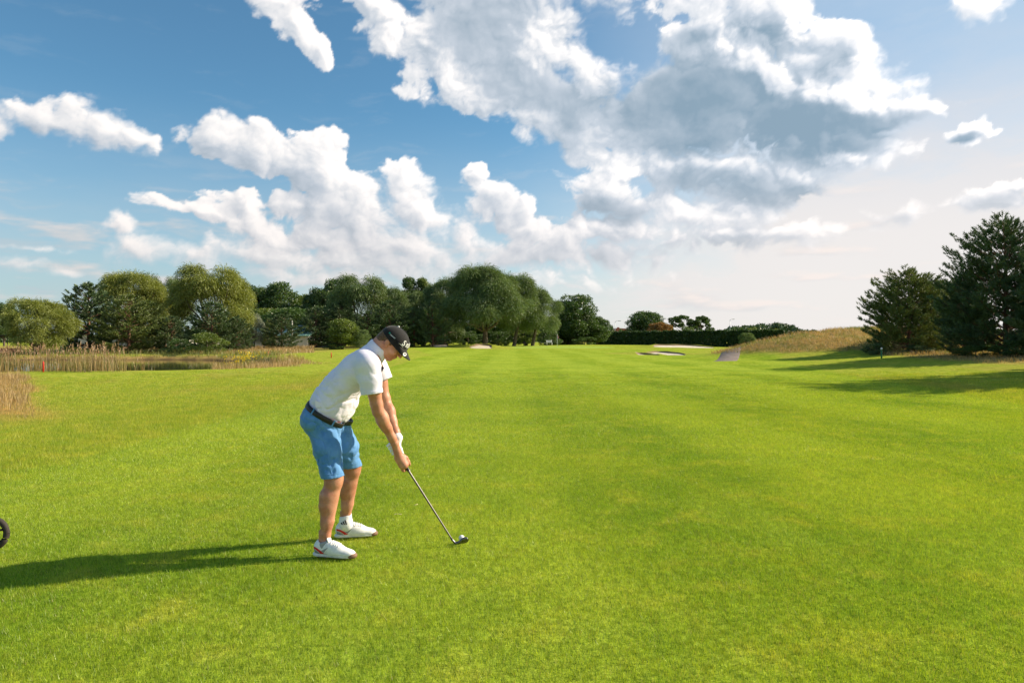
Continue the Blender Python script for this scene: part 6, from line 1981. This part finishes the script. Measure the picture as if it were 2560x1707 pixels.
# lamp posts
def lamp(px, topy, Y, label, arm, bark=M_GALV, r=.075):
    x = gx(px, Y); z = hz(x, Y); H = gz(topy, Y) - z
    t = root('street_lamp', x, Y, z, label, 'street lamp', 0, 'street lamps beyond the course')
    link('pole', tube_me('pole', [(0, 0, -.3), (0, 0, H * .6), (0, 0, H * .97)], [r * 1.3, r, r * .75], 10), t, bark)
    a_ = link('arm', tube_me('arm', [(0, 0, H * .95), (arm * .25, 0, H * .995), (arm * .7, 0, H * 1.0)], [r * .7, r * .5, r * .45], 8), t, bark)
    link('lamp_head', box_me('lamp_head', (min(arm * .6, arm * 1.3), -.12, H - .07), (max(arm * .6, arm * 1.3), .12, H + .07), .03), a_, M_GALV)
lamp(1538, 802, 185, 'slim bent-arm street lamp left of the red-roofed house', 1.2)
lamp(1825, 798, 195, 'slim street lamp before the wooded hill', 1.0)
lamp(730, 797, 96, 'concrete street lamp with a short arm above the green roof', -.55, M_CONC, .12)
lamp(609, 772, 95, 'bare concrete lamp post beside the widest pond willow', -.3, M_CONC, .10)
lamp(2182, 812, 160, 'thin lamp post half hidden at the left side of the bushy pine', .8)
# long low building behind the pond trees
def hall(px0, px1, Y, wall_h, roof_y, label):
    x0, x1 = gx(px0, Y), gx(px1, Y); z = hz((x0 + x1) / 2, Y); L = x1 - x0; H = gz(roof_y, Y + 6) - z
    b = root('building', x0, Y, z, label, 'building')
    wl = link('wall', box_me('wall', (0, 0, -.4), (L, 12, wall_h)), b, M_WALLW)
    rf = link('roof', extrude_me('roof', [(0, 0), (6.4, H - wall_h), (12.8, 0), (12.8, -.12), (6.4, H - wall_h - .14), (0, -.12)], 0, L + .8), b, M_ROOFG)
    rf.rotation_euler = (0, 0, math.radians(90)); rf.location = (L + .4, -.4, wall_h + .13); rf.rotation_euler = (0, 0, math.radians(90))
    # ribs of the roof sheets
    rib = extrude_me('roof_rib', [(0, 0), (6.4, H - wall_h), (6.4, H - wall_h + .06), (0, .06)], 0, .06)
    for i in range(int(L / 1.1)):
        o = link('rib', rib, rf); 
        if not rib.materials: rib.materials.append(M_ROOFG)
        o.location = (0, .6 + i * 1.1, .002)
    wm = box_me('pane', (0, -.03, 0), (1.2, .02, .8)); fm = box_me('frame', (-.08, -.05, -.08), (1.28, -.002, .88))
    for i in range(int(L / 4.2)):
        f_ = link('window', fm, b, M_WHITEP); f_.location = (1.5 + i * 4.2, 0, wall_h * .42)
        p_ = link('pane', wm, f_, M_GLASS); p_.location = (0, -.04, 0)
    for i in range(3):
        v_ = link('roof_vent', tube_me('roof_vent', [(0, 0, -.6), (0, 0, .35), (0, 0, .37), (0, 0, .55)], [.28, .28, .42, .42], 10), b, M_GALV); v_.location = (L * (.35 + .22 * i), 5.4, H)
    return b
hall(560, 768, 103, 1.75, 822, 'low building with a pale green sheet roof behind the pond trees')
hall(150, 470, 100, 1.9, 842, 'long pale wall of a low building seen under the pond pines')
# red-roofed house
Y = 215; x0, x1 = gx(1531, Y), gx(1584, Y); z = hz(x0, Y); hs = root('house', x0, Y, z, 'low brick house with red roof over the hedge', 'house')
L = x1 - x0; zt = gz(820, Y) - z
link('wall', box_me('house_wall', (0, 0, -.3), (L, 8, zt - 1.3)), hs, M_BRICK)
rf = link('roof', extrude_me('house_roof', [(-.4, 0), (1.6, 1.2), (L - 1.8, 1.0), (L + .4, 0), (L + .4, -.12), (-.4, -.12)], -.4, 8.4), hs, M_REDROOF); rf.location = (0, 0, zt - 1.2)
ch = link('chimney', box_me('chimney', (L * .3, 3, .6), (L * .3 + .7, 3.7, 1.5)), rf, M_BRICK)
an = link('porch', box_me('porch', (L * .55, -1.6, -.3), (L * .88, -.003, zt - 2.0)), hs, M_BRICK)
link('porch_window', box_me('porch_window', (L * .60, -1.66, zt - 3.3), (L * .83, -1.605, zt - 2.2)), an, M_WHITEP)
for i in range(2):
    w_ = link('window', box_me('house_window', (0, -.05, 0), (1.1, -.003, 1.0)), hs, M_GLASS); w_.location = (1.0 + i * 2.2, 0, zt - 2.9)
# bench, table, yellow machine, sign at the trees beyond the green
def bench(px, Y, label, mat, w=1.2):
    x = gx(px, Y); t = root('bench', x, Y, hz(x, Y), label, 'bench', .2)
    for i in range(3): link('seat_board', box_me('seat_board', (-w / 2, -.20 + .15 * i, .43), (w / 2, -.08 + .15 * i, .47)), t, mat)
    for i in range(3): link('back_board', box_me('back_board', (-w / 2, .27 + .03 * i, .55 + .13 * i), (w / 2, .30 + .03 * i, .65 + .13 * i)), t, mat)
    for sx in (-1, 1):
        for y_ in (-.16, .24): link('leg', tube_me('leg', [(sx * w * .42, y_, -.1), (sx * w * .42, y_, .45)], [.03, .03], 6), t, mat)
        link('back_post', tube_me('back_post', [(sx * w * .42, .22, .42), (sx * w * .42, .36, .95)], [.025, .025], 6), t, mat)
bench(1374, 124, 'white slatted bench in front of the short hedge', M_WHITEP, 1.1)
x = gx(1359, 124); t = root('table', x, 124, hz(x, 124), 'small low table left of the white bench', 'table')
link('table_top', box_me('table_top', (-.55, -.3, .44), (.55, .3, .49)), t, M_WHITEP)
for sx in (-1, 1):
    for sy in (-1, 1): link('leg', tube_me('leg', [(sx * .45, sy * .24, -.1), (sx * .45, sy * .24, .44)], [.025, .025], 6), t, M_DARKW)
x = gx(1238, 126); t = root('mower', x, 126, hz(x, 126), 'yellow ride-on mower parked in the shade under the willows', 'mower')
link('body', box_me('mower_body', (-.8, -.4, .35), (.55, .4, .75), .08), t, M_YELP)
link('hood', box_me('mower_hood', (-.8, -.3, .72), (-.25, .3, .98), .08), t, M_YELP)
link('seat', box_me('mower_seat', (.05, -.22, .76), (.45, .22, 1.2), .06), t, M_BLACK)
for wx in (-.55, .45):
    for wy in (-.45, .45): link('wheel', tube_me('wheel', [(wx, wy - .09, .25), (wx, wy + .09, .25)], [.26, .26], 16), t, M_RUB)
x = gx(1311, 118); t = root('sign', x, 118, hz(x, 118), 'little dark sign board between the willow trunks and the flag', 'sign')
link('board', box_me('sign_board', (-.28, -.02, .35), (.28, .02, .75), .01), t, M_DARKW)
for sx in (-1, 1): link('leg', tube_me('leg', [(sx * .2, 0, -.1), (sx * .2, 0, .36)], [.02, .02], 6), t, M_DARKW)
# dark shelter at the left border
x = gx(12, 74); t = root('shelter', x, 74, hz(x, 74), 'dark flat-roofed shelter at the left border behind the round willow', 'shelter')
link('roof', extrude_me('shelter_roof', [(-2.5, 1.65), (1.3, 1.95), (1.3, 2.05), (-2.5, 1.75)], -1.2, 1.2), t, M_DARKW)
for xx, zz in ((-2.3, 1.64), (1.0, 1.90)):
    for yy in (-1, 1): link('post', tube_me('post', [(xx, yy, -.2), (xx, yy, zz)], [.05, .05], 6), t, M_DARKW)
link('low_wall', box_me('low_wall', (-2.2, .9, -.1), (.9, 1.0, .55)), t, M_REDROOF)

# trolley wheel at the left border
def trolley():
    r_ = .121
    wx, wy = -3.585, 4.69
    z = hz(wx, wy)
    t = root('golf_trolley', wx, wy, z, 'golf trolley at the left border, only its spoked front wheel in the picture', 'golf trolley', math.radians(9))
    def wheel(ox, oy, R, w, name='wheel'):
        a = np.linspace(0, 2 * math.pi, 41); pts = [(ox + (R - .018) * math.cos(q), oy, R + (R - .018) * math.sin(q)) for q in a]
        ty = link(name, tube_me('tyre', pts, np.full(41, .018), 10, False), t, M_RUB)
        ty.scale = (1, 1, 1)
        link('rim', tube_me('rim', [(ox + (R - .036) * math.cos(q), oy, R + (R - .036) * math.sin(q)) for q in a], np.full(41, .006), 8, False), ty, M_BLACK)
        link('hub', tube_me('hub', [(ox, oy - w, R), (ox, oy + w, R)], [.024, .024], 14), ty, M_GREY)
        for k in range(6):
            q = k * math.pi / 3 + .3
            link('spoke', tube_me('spoke', [(ox + .02 * math.cos(q), oy - .008, R + .02 * math.sin(q)), (ox + R * .5 * math.cos(q + .12), oy - .016, R + R * .5 * math.sin(q + .12)), (ox + (R - .036) * math.cos(q), oy - .004, R + (R - .036) * math.sin(q))], [.010, .008, .008], 8), ty, M_RUB)
        return ty
    wheel(0, 0, r_, .03)
    link('fork', tube_me('fork', [(0, -.045, r_), (-.10, -.05, .20), (-.22, 0, .27), (-.62, 0, .36)], [.012, .012, .015, .016], 10), t, M_BLACK)
    link('wheel_cover', box_me('wheel_cover', (-.030, .022, r_ - .03), (.030, .034, r_ + .03), .006), t, M_GREY)
    link('frame', tube_me('frame', [(-.62, 0, .36), (-.95, 0, .62), (-1.15, 0, .98)], [.016, .016, .014], 10), t, M_BLACK)
    link('handle', tube_me('handle', [(-1.15, -.14, 1.0), (-1.15, .14, 1.0)], [.014, .014], 10), t, M_RUB)
    for sy in (-.30, .30):
        wheel(-.66, sy, .145, .03)
        link('strut', tube_me('strut', [(-.58, 0, .34), (-.66, sy * .93, .145)], [.010, .010], 8), t, M_BLACK)
    b_ = root('golf_bag', wx, wy, z, 'blue and black golf bag strapped to the trolley outside the left border', 'golf bag', math.radians(9))
    link('bag_body', tube_me('bag_body', [(-.42, 0, .40), (-.60, 0, .62), (-.86, 0, .98), (-.90, 0, 1.04)], [.10, .115, .12, .125], 16), b_, M_BLUEP)
    link('bag_pocket', box_me('bag_pocket', (-.62, -.15, .50), (-.44, -.08, .72), .02), b_, M_BLACK)
    link('club_heads', tube_me('club_heads', [(-.90, -.02, 1.03), (-.97, -.02, 1.15), (-.92, -.05, 1.17)], [.006, .006, .018], 8), b_, M_STEEL)
trolley()
# litter on the turf
def straw(px, py, pts, mat, label, nm='straw', r_=.0016):
    Y = CAM_H * F / (py - HORIZON); x = gx(px, Y); z = hz(x, Y) + .024
    o = link(nm, tube_me(nm, pts, np.full(len(pts), r_), 6), None, mat, label=label, category='straw'); o.location = (x, Y, z)
straw(1040, 1269, [(-.016, -.01, 0), (0, 0, .004), (.012, .02, .002)], M_STRAWP, 'short pale straw on the turf, the one nearer to the club shaft', r_=.0022)
straw(990, 1293, [(-.010, -.012, 0), (-.008, 0, .004), (.012, .003, .004), (.045, .0, .002)], M_STRAWP, 'bent pale straw on the turf right of the far shoe', r_=.002)
Y = CAM_H * F / (1204 - HORIZON); x = gx(993, Y)
V = [(-.012, 0, .0), (-.004, -.012, .004), (.012, -.006, .006), (.016, .004, .002), (.002, .012, .005)]
me = bpy.data.meshes.new('dead_leaf'); me.from_pydata(V + [(a, b, c - .0008) for a, b, c in V], [], [(0, 1, 2, 3, 4), (9, 8, 7, 6, 5)] + [(i, 5 + i, 5 + (i + 1) % 5, (i + 1) % 5) for i in range(5)]); me.update()
o = link('dead_leaf', me, None, M_LEAFB, label='small brown dead leaf on the turf below the golfer\'s hands', category='leaf'); o.location = (x, Y, hz(x, Y) + .02)
print('all', round(time.time() - T0, 1))
